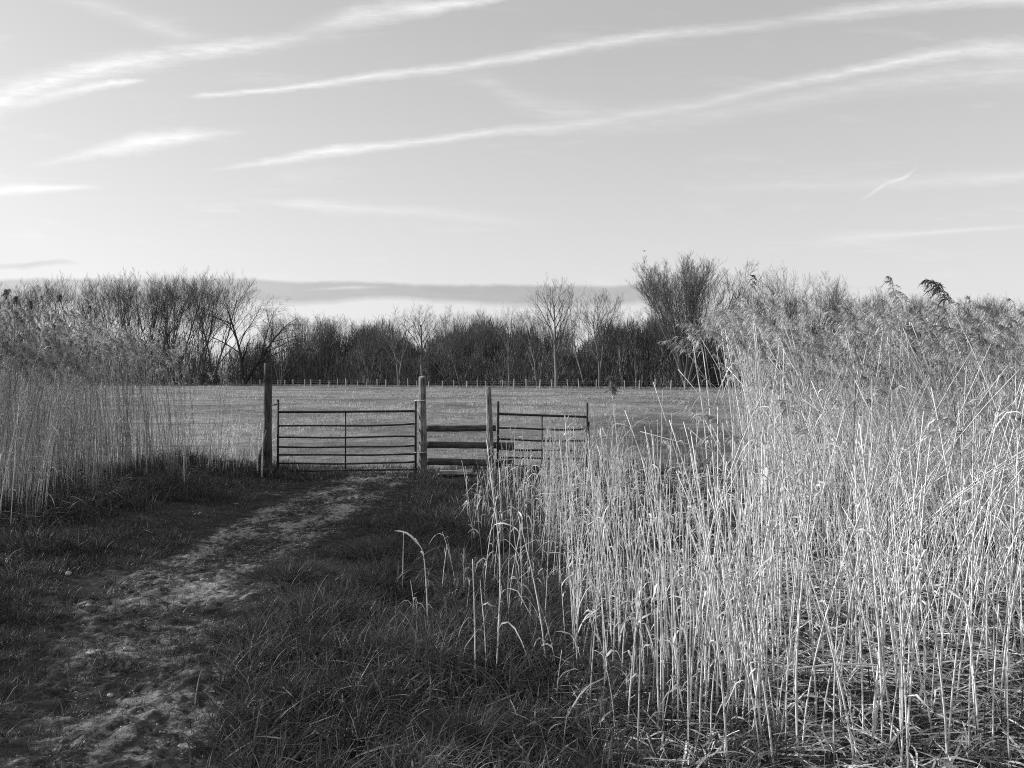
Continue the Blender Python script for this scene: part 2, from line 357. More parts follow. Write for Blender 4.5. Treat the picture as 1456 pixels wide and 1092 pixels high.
def plumes(g, P, L, n_br, dirx, diry, tone, hair=2, width=1.):
    """feathery one-sided seed head drooping from the top of each stem"""
    N = len(P); top = P[:, -1]; tg = norm(P[:, -1]-P[:, -2]); dr = np.stack([dirx, diry, np.zeros(N)], -1)
    KA = 7; s_ = np.linspace(0, 1, KA)[None, :, None]; LL = L[:, None, None]
    up = np.array([0, 0, 1.])
    A = top[:, None] + LL*(tg[:, None]*s_*.95 + dr[:, None]*.35*s_**2 - up*.38*s_**2.4)
    tubes(g, A, np.linspace(.003, .001, KA)[None, :], 3, tone)
    idx = np.repeat(np.arange(N), n_br); m = len(idx); u = np.tile((np.arange(n_br)+.5)/n_br, N)*(KA-1)*.97
    u = np.clip(u + R.normal(0, .2, m), 0, KA-1.01); i0 = u.astype(int); fr = (u-i0)[:, None]
    p = A[idx, i0]*(1-fr)+A[idx, i0+1]*fr; un = u/(KA-1)
    bl = L[idx]*R.uniform(.2, .42, m)*(1.05-.8*np.abs(un-.3)**1.2)
    az = R.uniform(0, 6.28, m); ra = np.stack([np.cos(az), np.sin(az), np.zeros(m)], -1)
    out = norm(dr[idx]*R.uniform(.3, 1.2, m)[:, None] + ra*.55)
    kb = 5; sb = np.linspace(0, 1, kb)[None, :, None]
    B = p[:, None] + bl[:, None, None]*(out[:, None]*.7*sb + tg[idx][:, None]*.55*sb - up*(1.0*sb**2)*R.uniform(.7, 1.3, m)[:, None, None])
    W = (R.uniform(.006, .013, m)*width)[:, None]*np.array([.4, 1, 1.1, .9, .2])[None]
    tn = np.clip(tone[idx]*.6+.4*R.random(m), 0, 1)
    ribbons(g, B, W, norm(np.cross(out, up)+.5*R.normal(0, 1, (m, 3))), tn, R.normal(0, 1.5, m))
    if hair:
        ih = np.repeat(np.arange(m), hair); M_ = len(ih); v = R.uniform(.1, .95, M_)*(kb-1); j = np.minimum(v.astype(int), kb-2); fr = (v-j)[:, None]
        hp = B[ih, j]*(1-fr)+B[ih, j+1]*fr; hd = norm(R.normal(0, 1, (M_, 3))+np.array([0, 0, -.7])+out[ih]*.5)
        hl = R.uniform(.012, .032, M_)[:, None, None]*width
        Hh = hp[:, None]+hd[:, None]*hl*np.array([0, .55, 1])[None, :, None]
        ribbons(g, Hh, np.array([[.0025, .0035, .0005]])*width, R.normal(0, 1, (M_, 3)), tn[ih])

def scatter(x0, x1, y0, y1, dens, ok):
    N = int((x1-x0)*(y1-y0)*dens); x = R.uniform(x0, x1, N); y = R.uniform(y0, y1, N); k = ok(x, y); return x[k], y[k]
xs, ys, Hs, Lx, Ly, Pl, Lf, Tn, Zn = [], [], [], [], [], [], [], [], []
def zone(x, y, H, lx, ly, plume, leaf, zn, tone=None):
    N = len(x); f = lambda a: np.broadcast_to(np.asarray(a, float), (N,)).copy()
    xs.append(x); ys.append(y); Hs.append(f(H)); Lx.append(f(lx)); Ly.append(f(ly)); Pl.append(R.random(N) < plume); Lf.append(np.full(N, leaf))
    Tn.append(np.clip(R.normal(.6, .22, N), 0, 1) if tone is None else tone); Zn.append(np.full(N, zn))
# tall bed beyond, thick; its open side faces the path
x, y = scatter(1.2, 17, 5.2, 15.5, 46, lambda x, y: (x > .298*y+.12*np.sin(y*3)+.25*(vnoise(x*2, y*2)-.5)) & (x < .78*y+3.5) & (vnoise(x*1.3+4, y*1.3) > .14+.2*(y < 7.5)+.22*((x/y > .35) & (x/y < .5) & (y < 8))))
Hh = np.clip(1.75+.75*vnoise(x*.7, y*.7)+R.normal(0, .17, len(x)), .9, 2.75)
Hh = np.minimum(Hh, 1.7+ (np.interp(x/y*F+PX0, [1000, 1060, 1200, 1320, 1456], [38, 62, 70, 82, 76])+R.normal(0, 15, len(x)))/F*y)
ln = np.interp(x/y, [.26, .4, .65], [-.02, -.07, -.17]) + .55*(fbm(x*.9+20, y*.9, 2)-.5)*np.clip((x/y-.29)/.08, .15, 1)
lz = ln+R.normal(0, .13, len(x)); lz = np.where(x/y < .36, np.maximum(lz, -.10), lz)
zone(x, y, Hh, lz, R.normal(-.02, .12, len(x)), .85, 3, 0, np.clip(R.normal(.30+.35*vnoise(x*1.2, y*1.2), .25, len(x)), 0, 1))
# fallen-over and crossing stems in the bed's near side
x, y = scatter(1.5, 6, 4.6, 8.5, 30, lambda x, y: (x > .34*y) & (x < .9*y))
zone(x, y, R.uniform(1.2, 1.95, len(x)), R.normal(-.05, .42, len(x))*np.clip((x/y-.30)/.12, .25, 1), R.normal(-.1, .25, len(x)), .1, 3, 1, np.clip(R.normal(.8, .15, len(x)), 0, 1))
x, y = scatter(2.0, 5.8, 4.5, 7.5, 7, lambda x, y: (x > .45*y) & (x < .85*y))      # stems bowed right over
zone(x, y, R.uniform(1.3, 1.9, len(x)), R.choice([-1, -1, 1], len(x))*R.uniform(.5, 1.15, len(x)), R.normal(-.1, .25, len(x)), .1, 3, 1, np.clip(R.normal(.85, .15, len(x)), 0, 1))
# near sparse stems over the litter
x, y = scatter(.85, 3.8, 3.2, 4.9, 50, lambda x, y: x < .75*y+.3)
zone(x, y, np.clip(R.normal(1.25, .28, len(x)), .5, 1.72), R.normal(-.03, .16, len(x)), R.normal(0, .1, len(x)), .03, 2, 2, np.clip(R.normal(.85, .15, len(x)), 0, 1))
# tight clump of short straight stems at the edge
x, y = scatter(.35, 1.25, 3.3, 5.7, 85, lambda x, y: (x > .33+.12*(y-3.3)*.4+.35*(vnoise(y*2.5, 1.1)-.4)) & (vnoise(x*4, y*4) > .25))
zone(x, y, np.clip(R.normal(.98, .25, len(x)), .3, 1.5), R.normal(0, .09, len(x))+.25*(vnoise(x*3, y*2)-.5), R.normal(0, .07, len(x)), .0, 3, 3, np.clip(R.normal(.75, .22, len(x)), 0, 1))
# short stems running on to the small gate
x, y = scatter(.3, 3.6, 5.7, 13.2, 30, lambda x, y: (x < .27*y) & (x > .1+.03*y) & (vnoise(x*1.8+7, y*1.8) > np.interp(x/y, [.1, .13, .18, .25], [.25, .35, .62, .72])))
zone(x, y, np.clip(R.normal(.80, .2, len(x)), .3, 1.3), R.normal(0, .09, len(x)), R.normal(0, .07, len(x)), .02, 3, 4)
x, y = scatter(-.5, 1.2, 7.5, 12.9, 16, lambda x, y: (vnoise(x*2.2+2, y*2.2) > .42) & (x < .12*y))
zone(x, y, np.clip(R.normal(.55, .2, len(x)), .2, 1.05), R.normal(0, .14, len(x)), R.normal(0, .1, len(x)), .0, 3, 4)
x, y = scatter(-.2, 1.1, 3.3, 8, 16, lambda x, y: (x > .0+.2*vnoise(y*2, 3.)))      # broken low stubs in the grass at the bed's foot
zone(x, y, np.clip(R.gamma(2.5, .1, len(x)), .08, .7), R.normal(0, .35, len(x)), R.normal(0, .3, len(x)), .0, 3, 5)
x, y = scatter(-.4, .5, 4.3, 12.6, 15, lambda x, y: (x > -.15-.3*(y-4)/8) & (vnoise(x*2.5, y*2+4) > .42))
zone(x, y, R.uniform(.4, 1.1, len(x)), R.normal(0, .10, len(x)), R.normal(0, .07, len(x)), 0, 3, 4)
x, y = scatter(-.85, -.25, 5.3, 6.1, 60, lambda x, y: vnoise(x*5, y*5) > .4)   # small broken clump in the verge
zone(x, y, np.clip(R.normal(.30, .11, len(x)), .12, .55), R.normal(.05, .16, len(x)), R.normal(0, .1, len(x)), 0, 3, 5)
x, y, H, lx, ly, pl, lf, tn, zn = map(np.concatenate, (xs, ys, Hs, Lx, Ly, Pl, Lf, Tn, Zn))
wind = lambda N: (-1+R.normal(0, .35, N), R.normal(-.1, .45, N))
# which ~285 of the reed stems show largest: they are things of their own
px = x/y; shows = (np.abs(px) < .66)
tall_px = np.minimum(H/y, H/y)*F; base_py = HY+CH*F/y
size = np.where(shows, tall_px*(1.0)/y, -1)
order = np.argsort(-size); own = np.zeros(len(x), bool); own[order[:280]] = True
rest = ~own
def reed_mass(name, label, sel, cat='reeds', dk_=1.):
    P = reed_paths(x[sel], y[sel], H[sel], lx[sel], ly[sel]); N = sel.sum()
    g = Geo(); r0 = R.uniform(.0022, .0043, N)[:, None]*np.linspace(1, .5, 8)[None]
    tubes(g, P, r0, 4, tn[sel]); o = link(name, g.mesh(name), M['reed'])
    tag(o, label, cat, kind='stuff')
    g = Geo(); reed_leaves(g, P, 2, 4, tn[sel]); tag(link('leaves', g.mesh('leaves'), M['reed_leaf'], o), kind='stuff')
    ps = pl[sel]
    if ps.any():
        Np = ps.sum(); a, b = wind(Np); g = Geo()
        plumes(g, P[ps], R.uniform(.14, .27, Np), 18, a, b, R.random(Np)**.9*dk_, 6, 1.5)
        tag(link('seed_heads', g.mesh('seed_heads'), M['plume'], o), kind='stuff')
    return o
reed_mass('reed_bed', 'thick mass of pale dry reeds behind the nearest stems, feathery heads against the trees', rest)
print('right reeds', len(x), 'own', own.sum())
def reed(x_, y_, H_, lx_, ly_, tone, plume=0, leaves=2, label='', group='', rad=.0048, mat='plume', droop=(-1, 0), nbr=16, P=None, leafscale=1., pwid=1.):
    root = empty('reed', (x_, y_, float(height(x_, y_))-.01))
    o3 = np.array(root.location)
    a = lambda v: np.array([float(v)])
    if P is None: P = reed_paths(a(x_), a(y_), a(H_), a(lx_), a(ly_), 10)
    K = P.shape[1]; g = Geo(); Q = P - o3
    tubes(g, Q, rad*np.linspace(1, .5, K)[None], 6, a(tone), cap=True)
    st = link('stem', g.mesh('stem'), M['reed'], root)
    for k in range(leaves):
        g = Geo(); reed_leaves(g, Q, 1, 1, a(tone), leafscale); link('leaf', g.mesh('leaf'), M['reed_leaf'], root)
    if plume:
        g = Geo(); plumes(g, Q, a(plume), nbr, a(droop[0]), a(droop[1]), a(tone), 6, pwid); link('seed_head', g.mesh('seed_head'), M[mat], root)
    tag(root, label, 'reed', group)
    return root
GN = 'dry reeds standing at the near edge of the bed'
for k in order[:280]:
    lean = lx[k]
    if pl[k]: lb = 'tall dry reed with a feathery seed head near the front of the bed'
    elif zn[k] == 5: lb = 'short broken pale stalk among the grass at the foot of the bed'
    elif zn[k] == 3: lb = 'short straight pale reed stem in the tight clump beside the path verge'
    elif lean > .2: lb = 'long pale reed stem leaning over towards the field side, crossing its neighbours'
    elif lean < -.2: lb = 'long pale reed stem leaning over towards the path, crossing its neighbours'
    elif zn[k] == 2: lb = 'upright pale reed stem rising from the flattened reed litter'
    else: lb = 'pale dry reed stem on the open side of the bed facing the path'
    reed(x[k], y[k], H[k], lx[k], ly[k], tn[k], plume=(R.uniform(.18, .27) if pl[k] else 0), leaves=int(R.integers(1, 6)), label=lb, group=GN, rad=R.uniform(.0028, .0052))
def at(px_, py_base, **k): 
    Y_ = CH*F/(py_base-HY); return wx(px_, Y_), Y_
def stem_px(pts, Ys):      # stem through the picked places, each at its own distance
    P = np.array([[wx(a, Y_), Y_, wz(b, Y_)] for (a, b), Y_ in zip(pts, Ys)])
    tt = np.linspace(0, 1, len(P)); t2 = np.linspace(0, 1, 14)
    # smooth by cubic-ish interpolation
    Q = np.stack([np.interp(t2, tt, P[:, i]) for i in range(3)], -1)
    for _ in range(2): Q[1:-1] = .25*Q[:-2]+.5*Q[1:-1]+.25*Q[2:]
    Q[0, 2] = min(Q[0, 2], float(height(Q[0, 0], Q[0, 1])))
    return Q[None]
def special(pts, Ys, label, **k):
    P = stem_px(pts, Ys); return reed(P[0, 0, 0], P[0, 0, 1], 1, 0, 0, k.pop('tone', .7), label=label, group=None, P=P, **k)
special([(1478, 900), (1452, 690), (1425, 600), (1396, 525), (1368, 465), (1348, 427)], [5.2]*6, 'tallest leaning reed with a big dark drooping plume against the sky', plume=.29, rad=.0055, mat='plume_dark', droop=(-.3, -.1), nbr=80, leaves=1, tone=.8, pwid=.95)
special([(1310, 880), (1300, 690), (1290, 560), (1280, 470), (1272, 420)], [6]*5, 'tall reed with a narrow upright plume standing above the bed', plume=.26, droop=(-.3, 0), nbr=22, leaves=2, tone=.5, pwid=1.2)
special([(1082, 860), (1078, 690), (1076, 560), (1073, 470), (1070, 410)], [6.5]*5, 'slender upright reed with a thin closed head showing above the trees', plume=.2, droop=(0, 0), nbr=16, leaves=1, mat='plume_dark', tone=.5)
special([(1010, 905), (1008, 780), (1006, 660), (1002, 600), (991, 525), (986, 492)], [6]*6, 'lone tall reed with a thin head in front of the dark wood', plume=.13, droop=(-.1, 0), nbr=10, leaves=2, tone=.85, rad=.006, pwid=.7)
special([(905, 920), (893, 800), (884, 700), (875, 600), (871, 560)], [5.5]*5, 'reed with a ragged dark seed head beside the small gate', plume=.22, droop=(.12, 0), nbr=60, leaves=2, mat='plume_dark', tone=.6, rad=.0048, pwid=1.0)
special([(939, 780), (939, 680), (942, 555)], [9]*3, 'thin bare reed standing alone against the pale field', leaves=2, tone=.7, rad=.006)
special([(1100, 958), (1150, 946), (1230, 943), (1300, 950), (1390, 978), (1452, 1010)], [3.9, 3.9, 3.9, 3.9, 3.8, 3.75], 'long reed stem arched low and nearly level across the litter', leaves=0, tone=.9, rad=.0045)
special([(1290, 1000), (1370, 989), (1470, 991)], [4.0, 4.0, 4.0], 'broken reed stem lying level above the litter beneath the arched one', leaves=1, tone=.85, rad=.0048)
special([(1478, 780), (1440, 700), (1400, 650), (1330, 620), (1300, 616)], [5.4]*5, 'bent reed stem bowed over the top of the crossing stems', leaves=1, tone=.8, rad=.0042)
special([(572, 852), (573, 800), (574, 756)], [6]*3, 'single short bare stalk standing apart on the dark verge', leaves=0, tone=.6, rad=.0052)
special([(676, 978), (675, 880), (672, 795)], [4.25]*3, 'upright bare stalk with a small hooked leaf beside the verge tussock', leaves=1, tone=.75, rad=.0055)
special([(704, 985), (710, 880), (712, 780), (700, 700), (692, 625)], [4.3, 4.3, 4.3, 4.4, 4.5], 'tall pale stalk leaning in front of the wooden stile', leaves=3, tone=.85, rad=.0045, leafscale=1.3)
special([(610, 925), (607, 850), (603, 785), (590, 765)], [5]*4, 'bleached stalk with a curled dead head in the small broken clump', leaves=4, tone=.9, rad=.005, leafscale=1.2)
special([(366, 672), (366, 640), (365, 612), (369, 597), (375, 593)], [13.0]*5, 'pale bent reed folded over against the shaded gatepost', leaves=1, tone=.95, rad=.014, leafscale=1.3)
special([(372, 672), (373, 640), (375, 594)], [12.9]*3, 'bright broken reed stub standing against the shaded gatepost', leaves=1, tone=1., rad=.016, leafscale=1.)
special([(262, 690), (261, 640), (266, 600), (274, 584), (281, 580)], [11.0]*5, 'pale reed arched at its top in front of the other reed bed', leaves=1, tone=.9, rad=.007)

# the bed on the other side of the path, seen from its shaded side
def bedx(y): return np.interp(y, [-6, 6, 9, 11, 13.4, 14.2], [-6.4, -6.1, -5.55, -5.45, -5.0, -5.3])
keep = (x*0 == 1)
a1 = scatter(-14, -4.9, 7.5, 17, 88, lambda x, y: (x < bedx(y)+.9*(vnoise(x*1.5, y*1.5)-.5)-np.abs(R.normal(0, .2, len(x)))) & (y < 13.4-.34*(x+5.5)) & (x > -.8*y-1) & (vnoise(x*1.2, y*1.2+3) > .15))
a2 = scatter(-11.5, -5.9, -7, 7.5, 42, lambda x, y: (x < bedx(y)) & (vnoise(x*.8, y*.8+3) > .2))
a3 = scatter(-6.6, -4.45, 13.0, 14.8, 48, lambda x, y: vnoise(x*2, y*2) > .3)
a4 = scatter(-7.4, -5.0, 7.9, 10.4, 55, lambda x, y: (x/y < -.565-.05*vnoise(y*4, 2.)) & (vnoise(x*3, y*3) > .35))
x = np.concatenate([a1[0], a2[0], a4[0], a3[0]]); y = np.concatenate([a1[1], a2[1], a4[1], a3[1]]); N = len(x)
H = np.clip(1.95+.65*vnoise(x*.7, y*.7)+R.normal(0, .2, N), .8, 2.85)
pxx = x/np.maximum(y, 1)*F+PX0
cap_ = 1.7+(np.interp(pxx, [0, 130, 200, 300, 340], [122, 110, 82, 70, 40])+R.normal(0, 14, N))/F*np.maximum(y, 1)
H = np.where(y > 7.5, np.minimum(H, cap_), H+.15); n3 = len(a3[0]); H[-n3:] = np.clip(R.normal(.75, .22, n3), .3, 1.2)
edge_short = np.clip((bedx(y)-x)/.9, 0, 1); H *= np.where(y > 7.5, .8+.2*edge_short**.5, 1); H[-n3:] = np.clip(R.normal(.75, .22, n3), .3, 1.2)
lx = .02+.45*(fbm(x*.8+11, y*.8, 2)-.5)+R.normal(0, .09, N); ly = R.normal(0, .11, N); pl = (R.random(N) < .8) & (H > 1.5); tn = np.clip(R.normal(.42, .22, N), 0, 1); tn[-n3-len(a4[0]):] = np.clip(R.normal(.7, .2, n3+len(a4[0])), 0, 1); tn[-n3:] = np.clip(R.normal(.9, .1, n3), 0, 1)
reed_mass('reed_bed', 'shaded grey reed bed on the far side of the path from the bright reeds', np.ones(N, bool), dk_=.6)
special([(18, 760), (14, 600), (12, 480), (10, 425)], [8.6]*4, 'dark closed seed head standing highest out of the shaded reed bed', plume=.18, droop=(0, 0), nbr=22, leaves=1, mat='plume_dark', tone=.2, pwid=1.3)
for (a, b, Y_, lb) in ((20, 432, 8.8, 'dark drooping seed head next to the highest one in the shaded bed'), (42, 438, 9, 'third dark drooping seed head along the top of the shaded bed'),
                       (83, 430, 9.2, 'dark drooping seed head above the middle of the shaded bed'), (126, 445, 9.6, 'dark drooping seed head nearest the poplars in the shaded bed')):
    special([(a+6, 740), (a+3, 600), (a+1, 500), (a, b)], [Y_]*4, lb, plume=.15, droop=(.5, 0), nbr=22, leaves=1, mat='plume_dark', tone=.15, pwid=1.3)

# ------------------------------------------------------------------ dead litter under the near reeds
g = Geo()
def litter(x0, x1, y0, y1, N, Lr, wr, zmax, tl, ok=None):
    x = R.uniform(x0, x1, N); y = R.uniform(y0, y1, N)
    if ok is not None: k = ok(x, y); x, y = x[k], y[k]; N = len(x)
    a = R.normal(.3, 1.0, N); L = R.uniform(*Lr, N); d = np.stack([np.cos(a), np.sin(a)], -1)
    K = 5; t = np.linspace(-.5, .5, K)[None]; P = np.zeros((N, K, 3)); cv = R.normal(0, .25, N)[:, None]
    P[..., 0] = x[:, None]+d[:, :1]*L[:, None]*t - d[:, 1:]*cv*L[:, None]*t*t; P[..., 1] = y[:, None]+d[:, 1:]*L[:, None]*t + d[:, :1]*cv*L[:, None]*t*t
    P[..., 2] = height(P[..., 0], P[..., 1])+R.uniform(.004, zmax, N)[:, None] + R.normal(0, .22, N)[:, None]*L[:, None]*t + .5*L[:, None]*(.25-t*t)*R.random(N)[:, None]**2
    P[..., 2] = np.maximum(P[..., 2], height(P[..., 0], P[..., 1])+.003)
    ribbons(g, P, R.uniform(*wr, N)[:, None]*np.array([.5, 1, 1, .9, .2])[None], np.stack([-d[:, 1], d[:, 0], R.normal(0, .5, N)], -1), np.clip(R.random(N)*tl, 0, 1), R.normal(0, .8, N))
litter(.2, 4.5, 3.0, 7, 15000, (.04, .30), (.003, .011), .09, 1.15, lambda x, y: x > .25+.3*vnoise(y*2, 4.))
litter(-1.2, .6, 3.0, 5, 500, (.05, .22), (.003, .008), .10, .7)
litter(.5, 12, 7, 14.5, 5000, (.1, .5), (.008, .02), .12, .8)
litter(-10, -5.0, 8, 14, 2500, (.1, .5), (.006, .016), .15, .5)
litter(-5.5, -1, 3, 13, 420, (.02, .10), (.003, .008), .01, 1.)
tag(link('reed_litter', g.mesh('reed_litter'), M['straw']), 'broken dead reed leaves and stalks flattened on the ground under the reeds', 'litter', kind='stuff')

# ------------------------------------------------------------------ tussocks one can point to
def tussock(px_, py_, rad, L, label, nb=420, name='grass_tussock', mat='grass', cat='grass tussock'):
    X_, Y_ = at(px_, py_); root = Geo()
    z0 = float(height(X_, Y_)); rr = rad*np.sqrt(R.random(nb)); aa = R.uniform(0, 6.28, nb)
    bx, by = rr*np.cos(aa)*1.25, rr*np.sin(aa); ln = R.uniform(.55, 1, nb)*L
    blades(root, bx, by, ln, R.uniform(.003, .006, nb), .35+.9*rr/rad+R.normal(0, .12, nb), aa+R.normal(0, .35, nb), np.clip(.1+.7*R.random(nb)**1.4, 0, 1), 5, z=height(X_+bx, Y_+by)-z0-.01)
    o = link(name, root.mesh(name), M[mat], loc=(X_, Y_, z0)); tag(o, label, cat, 'tussocks on and beside the path')
tussock(412, 822, .24, .19, 'low dark tussock alone in the middle of the pale path', 1100)
tussock(535, 835, .25, .25, 'bushy dark tussock at the edge where path meets verge', 650)
tussock(540, 790, .28, .22, 'dark tussock just behind the bushy one at the path edge', 600)
tussock(625, 748, .5, .24, 'broad spreading tussock on the verge in front of the stile', 800)
tussock(205, 945, .13, .08, 'tiny tuft in the bare middle of the near path', 260)
tussock(40, 790, .35, .22, 'dark tussock at the foot of the shaded reed bed', 700)
tussock(440, 940, .2, .22, 'long-bladed tussock on the verge beside the near path', 520)
tussock(470, 1010, .2, .20, 'long-bladed tussock lowest on the verge near the path', 520)
tussock(530, 706, .35, .13, 'small flat tussock on the path close to the gate', 420)
tussock(660, 1075, .15, .24, 'coarse pale-edged tussock at the very front of the verge', 420)
tussock(60, 1070, .25, .10, 'low dark tussock on the near side of the path', 600)
tussock(300, 712, .5, .24, 'dense tussock on the bank below the shaded reeds', 800)

# ------------------------------------------------------------------ stones on the path
def stone(px_, py_, sx, sy, sz, label):
    X_, Y_ = at(px_, py_); nu, nv = 14, 8
    u = np.linspace(0, 2*np.pi, nu, endpoint=False)[:, None]; v = np.linspace(.02, np.pi-.02, nv)[None]
    P = np.stack([np.cos(u)*np.sin(v), np.sin(u)*np.sin(v), np.cos(v)+0*u], -1)
    k = 1+.35*(vnoise(P[..., 0]*2.1+px_, P[..., 1]*2.1+P[..., 2]*1.7)-.5)*2; P = P*k[..., None]*np.array([sx, sy, sz])
    i = np.arange(nu)[:, None]*nv + np.arange(nv-1)[None]; i2 = ((np.arange(nu)+1) % nu)[:, None]*nv + np.arange(nv-1)[None]
    me = mesh_np('stone', P.reshape(-1, 3), np.stack([i, i+1, i2+1, i2], -1))
    tag(link('stone', me, M['stone'], loc=(X_, Y_, float(height(X_, Y_))+.035)), label, 'stone', 'pale stones on the path')
for a in ((265, 1068, .045, .03, .012, 'largest flat pale stone at the near end of the path'), (180, 929, .02, .014, .012, 'small pale stone half way up the near path'),
          (97, 823, .026, .014, .02, 'pale flake on the dark turf beside the shaded reeds'), (157, 994, .015, .011, .01, 'small stone near the largest one on the path'),
          (288, 824, .018, .012, .012, 'small pale stone on the path by the lone tussock'), (126, 865, .018, .014, .012, 'small stone on the pale patch of path edge')):
    stone(*a)
g = Geo(); N = 1600; y = R.uniform(3, 13, N); l, r = path_edges(y); x = l+(r-l)*R.random(N)
for k in range(N):
    s_ = R.uniform(.002, .007)*(1+y[k]*.04); c = np.array([x[k], y[k], float(height(x[k], y[k]))+.034])
    o8 = np.array([[1, 0, 0], [0, 1, 0], [-1, 0, 0], [0, -1, 0], [0, 0, .7], [0, 0, -.7]])*R.uniform(.6, 1.3, (6, 1))*s_
    g.add(c+o8, tone=R.random(), t=[[0, 1, 4], [1, 2, 4], [2, 3, 4], [3, 0, 4], [1, 0, 5], [2, 1, 5], [3, 2, 5], [0, 3, 5]])
tag(link('gravel', g.mesh('gravel', False), M['stone']), 'fine crumbs of earth and grit scattered over the bare path', 'gravel', kind='stuff')

# ------------------------------------------------------------------ gate, stile, posts
def gtube(name, pts, rad, mat, parent, S=8, cap=True):
    g = Geo(); P = np.array(pts, float)[None]; tubes(g, P, np.broadcast_to(np.asarray(rad, float), (1, P.shape[1])), S, cap=cap)
    return link(name, g.mesh(name), mat, parent)
def wpost(name, x_, y_, top, w0, w1, lean=(0, 0), mat=None, parent=None, seed=0, depth=.3):
    """round-backed split post with uneven faces and a rough sawn head"""
    K, S = 16, 14; z = np.linspace(-depth, top, K); an = np.arange(S)*2*np.pi/S
    t = (z+depth)/(top+depth); rr = (w0*(1-t)+w1*t)/2
    Vv = np.zeros((K, S, 3))
    for j in range(S):
        k = 1+.16*(vnoise(an[j]*1.3+seed*5, z*1.3)-.5)+.10*(vnoise(an[j]*4+seed, z*.8)-.5)
        Vv[:, j, 0] = lean[0]*t+rr*k*math.cos(an[j]); Vv[:, j, 1] = lean[1]*t+rr*k*math.sin(an[j]); Vv[:, j, 2] = z
    Vv[-1, :, 2] += .02*np.cos(an+seed)
    i = np.arange(K-1)[:, None]*S; s_ = np.arange(S)[None]; q = np.stack([i+s_, i+(s_+1) % S, i+S+(s_+1) % S, i+S+s_], -1)
    n0 = K*S; top_ = np.array([[lean[0], lean[1], top-.004]]); tr = np.stack([np.full(S, n0), (K-1)*S+np.arange(S), (K-1)*S+(np.arange(S)+1) % S], -1)
    me = mesh_np(name, np.concatenate([Vv.reshape(-1, 3), top_]), q, tr)
    o = link(name, me, mat, parent); o.location = (x_, y_, 0); return o
def board(name, xa, za0, za1, xb, zb0, zb1, y0, y1, mat, parent, seed=0):
    """plank from xa to xb with ragged long edges"""
    K = 18; t = np.linspace(0, 1, K); xx = xa+(xb-xa)*t
    lo = za0+(zb0-za0)*t+.010*(vnoise(t*9+seed, 3.1)-.5); hi = za1+(zb1-za1)*t+.008*(vnoise(t*7+seed, 6.1)-.5)
    Vv = np.stack([np.stack([xx, xx*0+y0, lo], -1), np.stack([xx, xx*0+y0, hi], -1), np.stack([xx, xx*0+y1, hi], -1), np.stack([xx, xx*0+y1, lo], -1)], 1)
    i = np.arange(K-1)[:, None]*4; s_ = np.arange(4)[None]; q = np.stack([i+s_, i+(s_+1) % 4, i+4+(s_+1) % 4, i+4+s_], -1).reshape(-1, 4)
    q = np.concatenate([q, [[3, 2, 1, 0]], [[(K-1)*4+k for k in range(4)]]])
    return link(name, mesh_np(name, Vv.reshape(-1, 3), q, smooth=False), mat, parent)
GY = 13.5
gz = lambda x_, y_=GY: float(height(x_, y_))
def gate(px_l, px_m, px_r, rows, top_l, top_r, bot, label, rad=.017):
    root = empty('field_gate', (wx(px_m, GY), GY, 0)); ox, oy = root.location[0], root.location[1]
    L = lambda px_, py_, dy=0: (wx(px_, GY)-ox, dy, wz(py_, GY))
    gtube('stile_bar', [L(px_l, bot[0]), L(px_l+.3, (bot[0]+top_l)/2), L(px_l+.5, top_l)], .020, M['steel'], root)
    gtube('stile_bar', [L(px_r, bot[1]), L(px_r-.2, (bot[1]+top_r)/2), L(px_r, top_r)], .021, M['steel'], root)
    fz = (px_m-px_l)/(px_r-px_l)
    gtube('brace_bar', [L(px_m, rows[0][0]*(1-fz)+rows[0][1]*fz, .026), L(px_m, rows[-1][0]*(1-fz)+rows[-1][1]*fz+1, .026)], .013, M['steel'], root)
    for k, (a, b) in enumerate(rows):
        c = a*(1-fz)+b*fz; pts = []
        for t in np.linspace(0, 1, 13):
            p = px_l+(px_r-px_l)*t; v = a+(b-a)*t + .9*math.sin(t*math.pi)*(k > 0) + (1.0*math.sin(t*9+k*2)*.35 if k else 0)
            if k and t > .93: v += .9*(t-.93)/.07*(-1 if k % 2 else .5)
            pts.append(L(p, v))
        gtube('rail', pts, rad*1.2 if k == 0 else rad*.95, M['steel'], root)
    tag(root, label, 'gate'); return root
g1 = gate(395, 490.7, 591, [(586, 584.6), (605.2, 603.6), (622, 620), (635.5, 634), (646.4, 645.6), (659, 657.5), (669, 667)], 568, 569, (675, 679), 'wide dark metal bar gate shut between the shaded post and the stile')
gtube('hinge', [(wx(386, GY)-g1.location[0], 0, wz(576, GY)), (wx(396, GY)-g1.location[0], 0, wz(575, GY))], .010, M['steel'], g1)
g2 = gate(708, 770.7, 835, [(588.5, 592.8), (608, 611), (624.3, 627), (638.5, 640.5), (650, 652), (661.5, 663), (673, 674)], 570.7, 573, (682, 684), 'narrower dark metal bar gate half hidden by reeds beside the stile')
gtube('latch', [(wx(837.5, GY)-g2.location[0], .01, wz(600, GY)), (wx(837.5, GY)-g2.location[0], .01, wz(640, GY))], .013, M['steel'], g2)
# shaded gatepost
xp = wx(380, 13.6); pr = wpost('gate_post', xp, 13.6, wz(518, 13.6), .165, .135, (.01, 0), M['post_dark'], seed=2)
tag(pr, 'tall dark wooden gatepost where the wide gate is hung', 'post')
gtube('strut', [(-.09, -.35, .05), (-.03, -.12, .50), (.02, -.06, .78)], [.035, .032, .028], M['post_dark'], pr, 10)
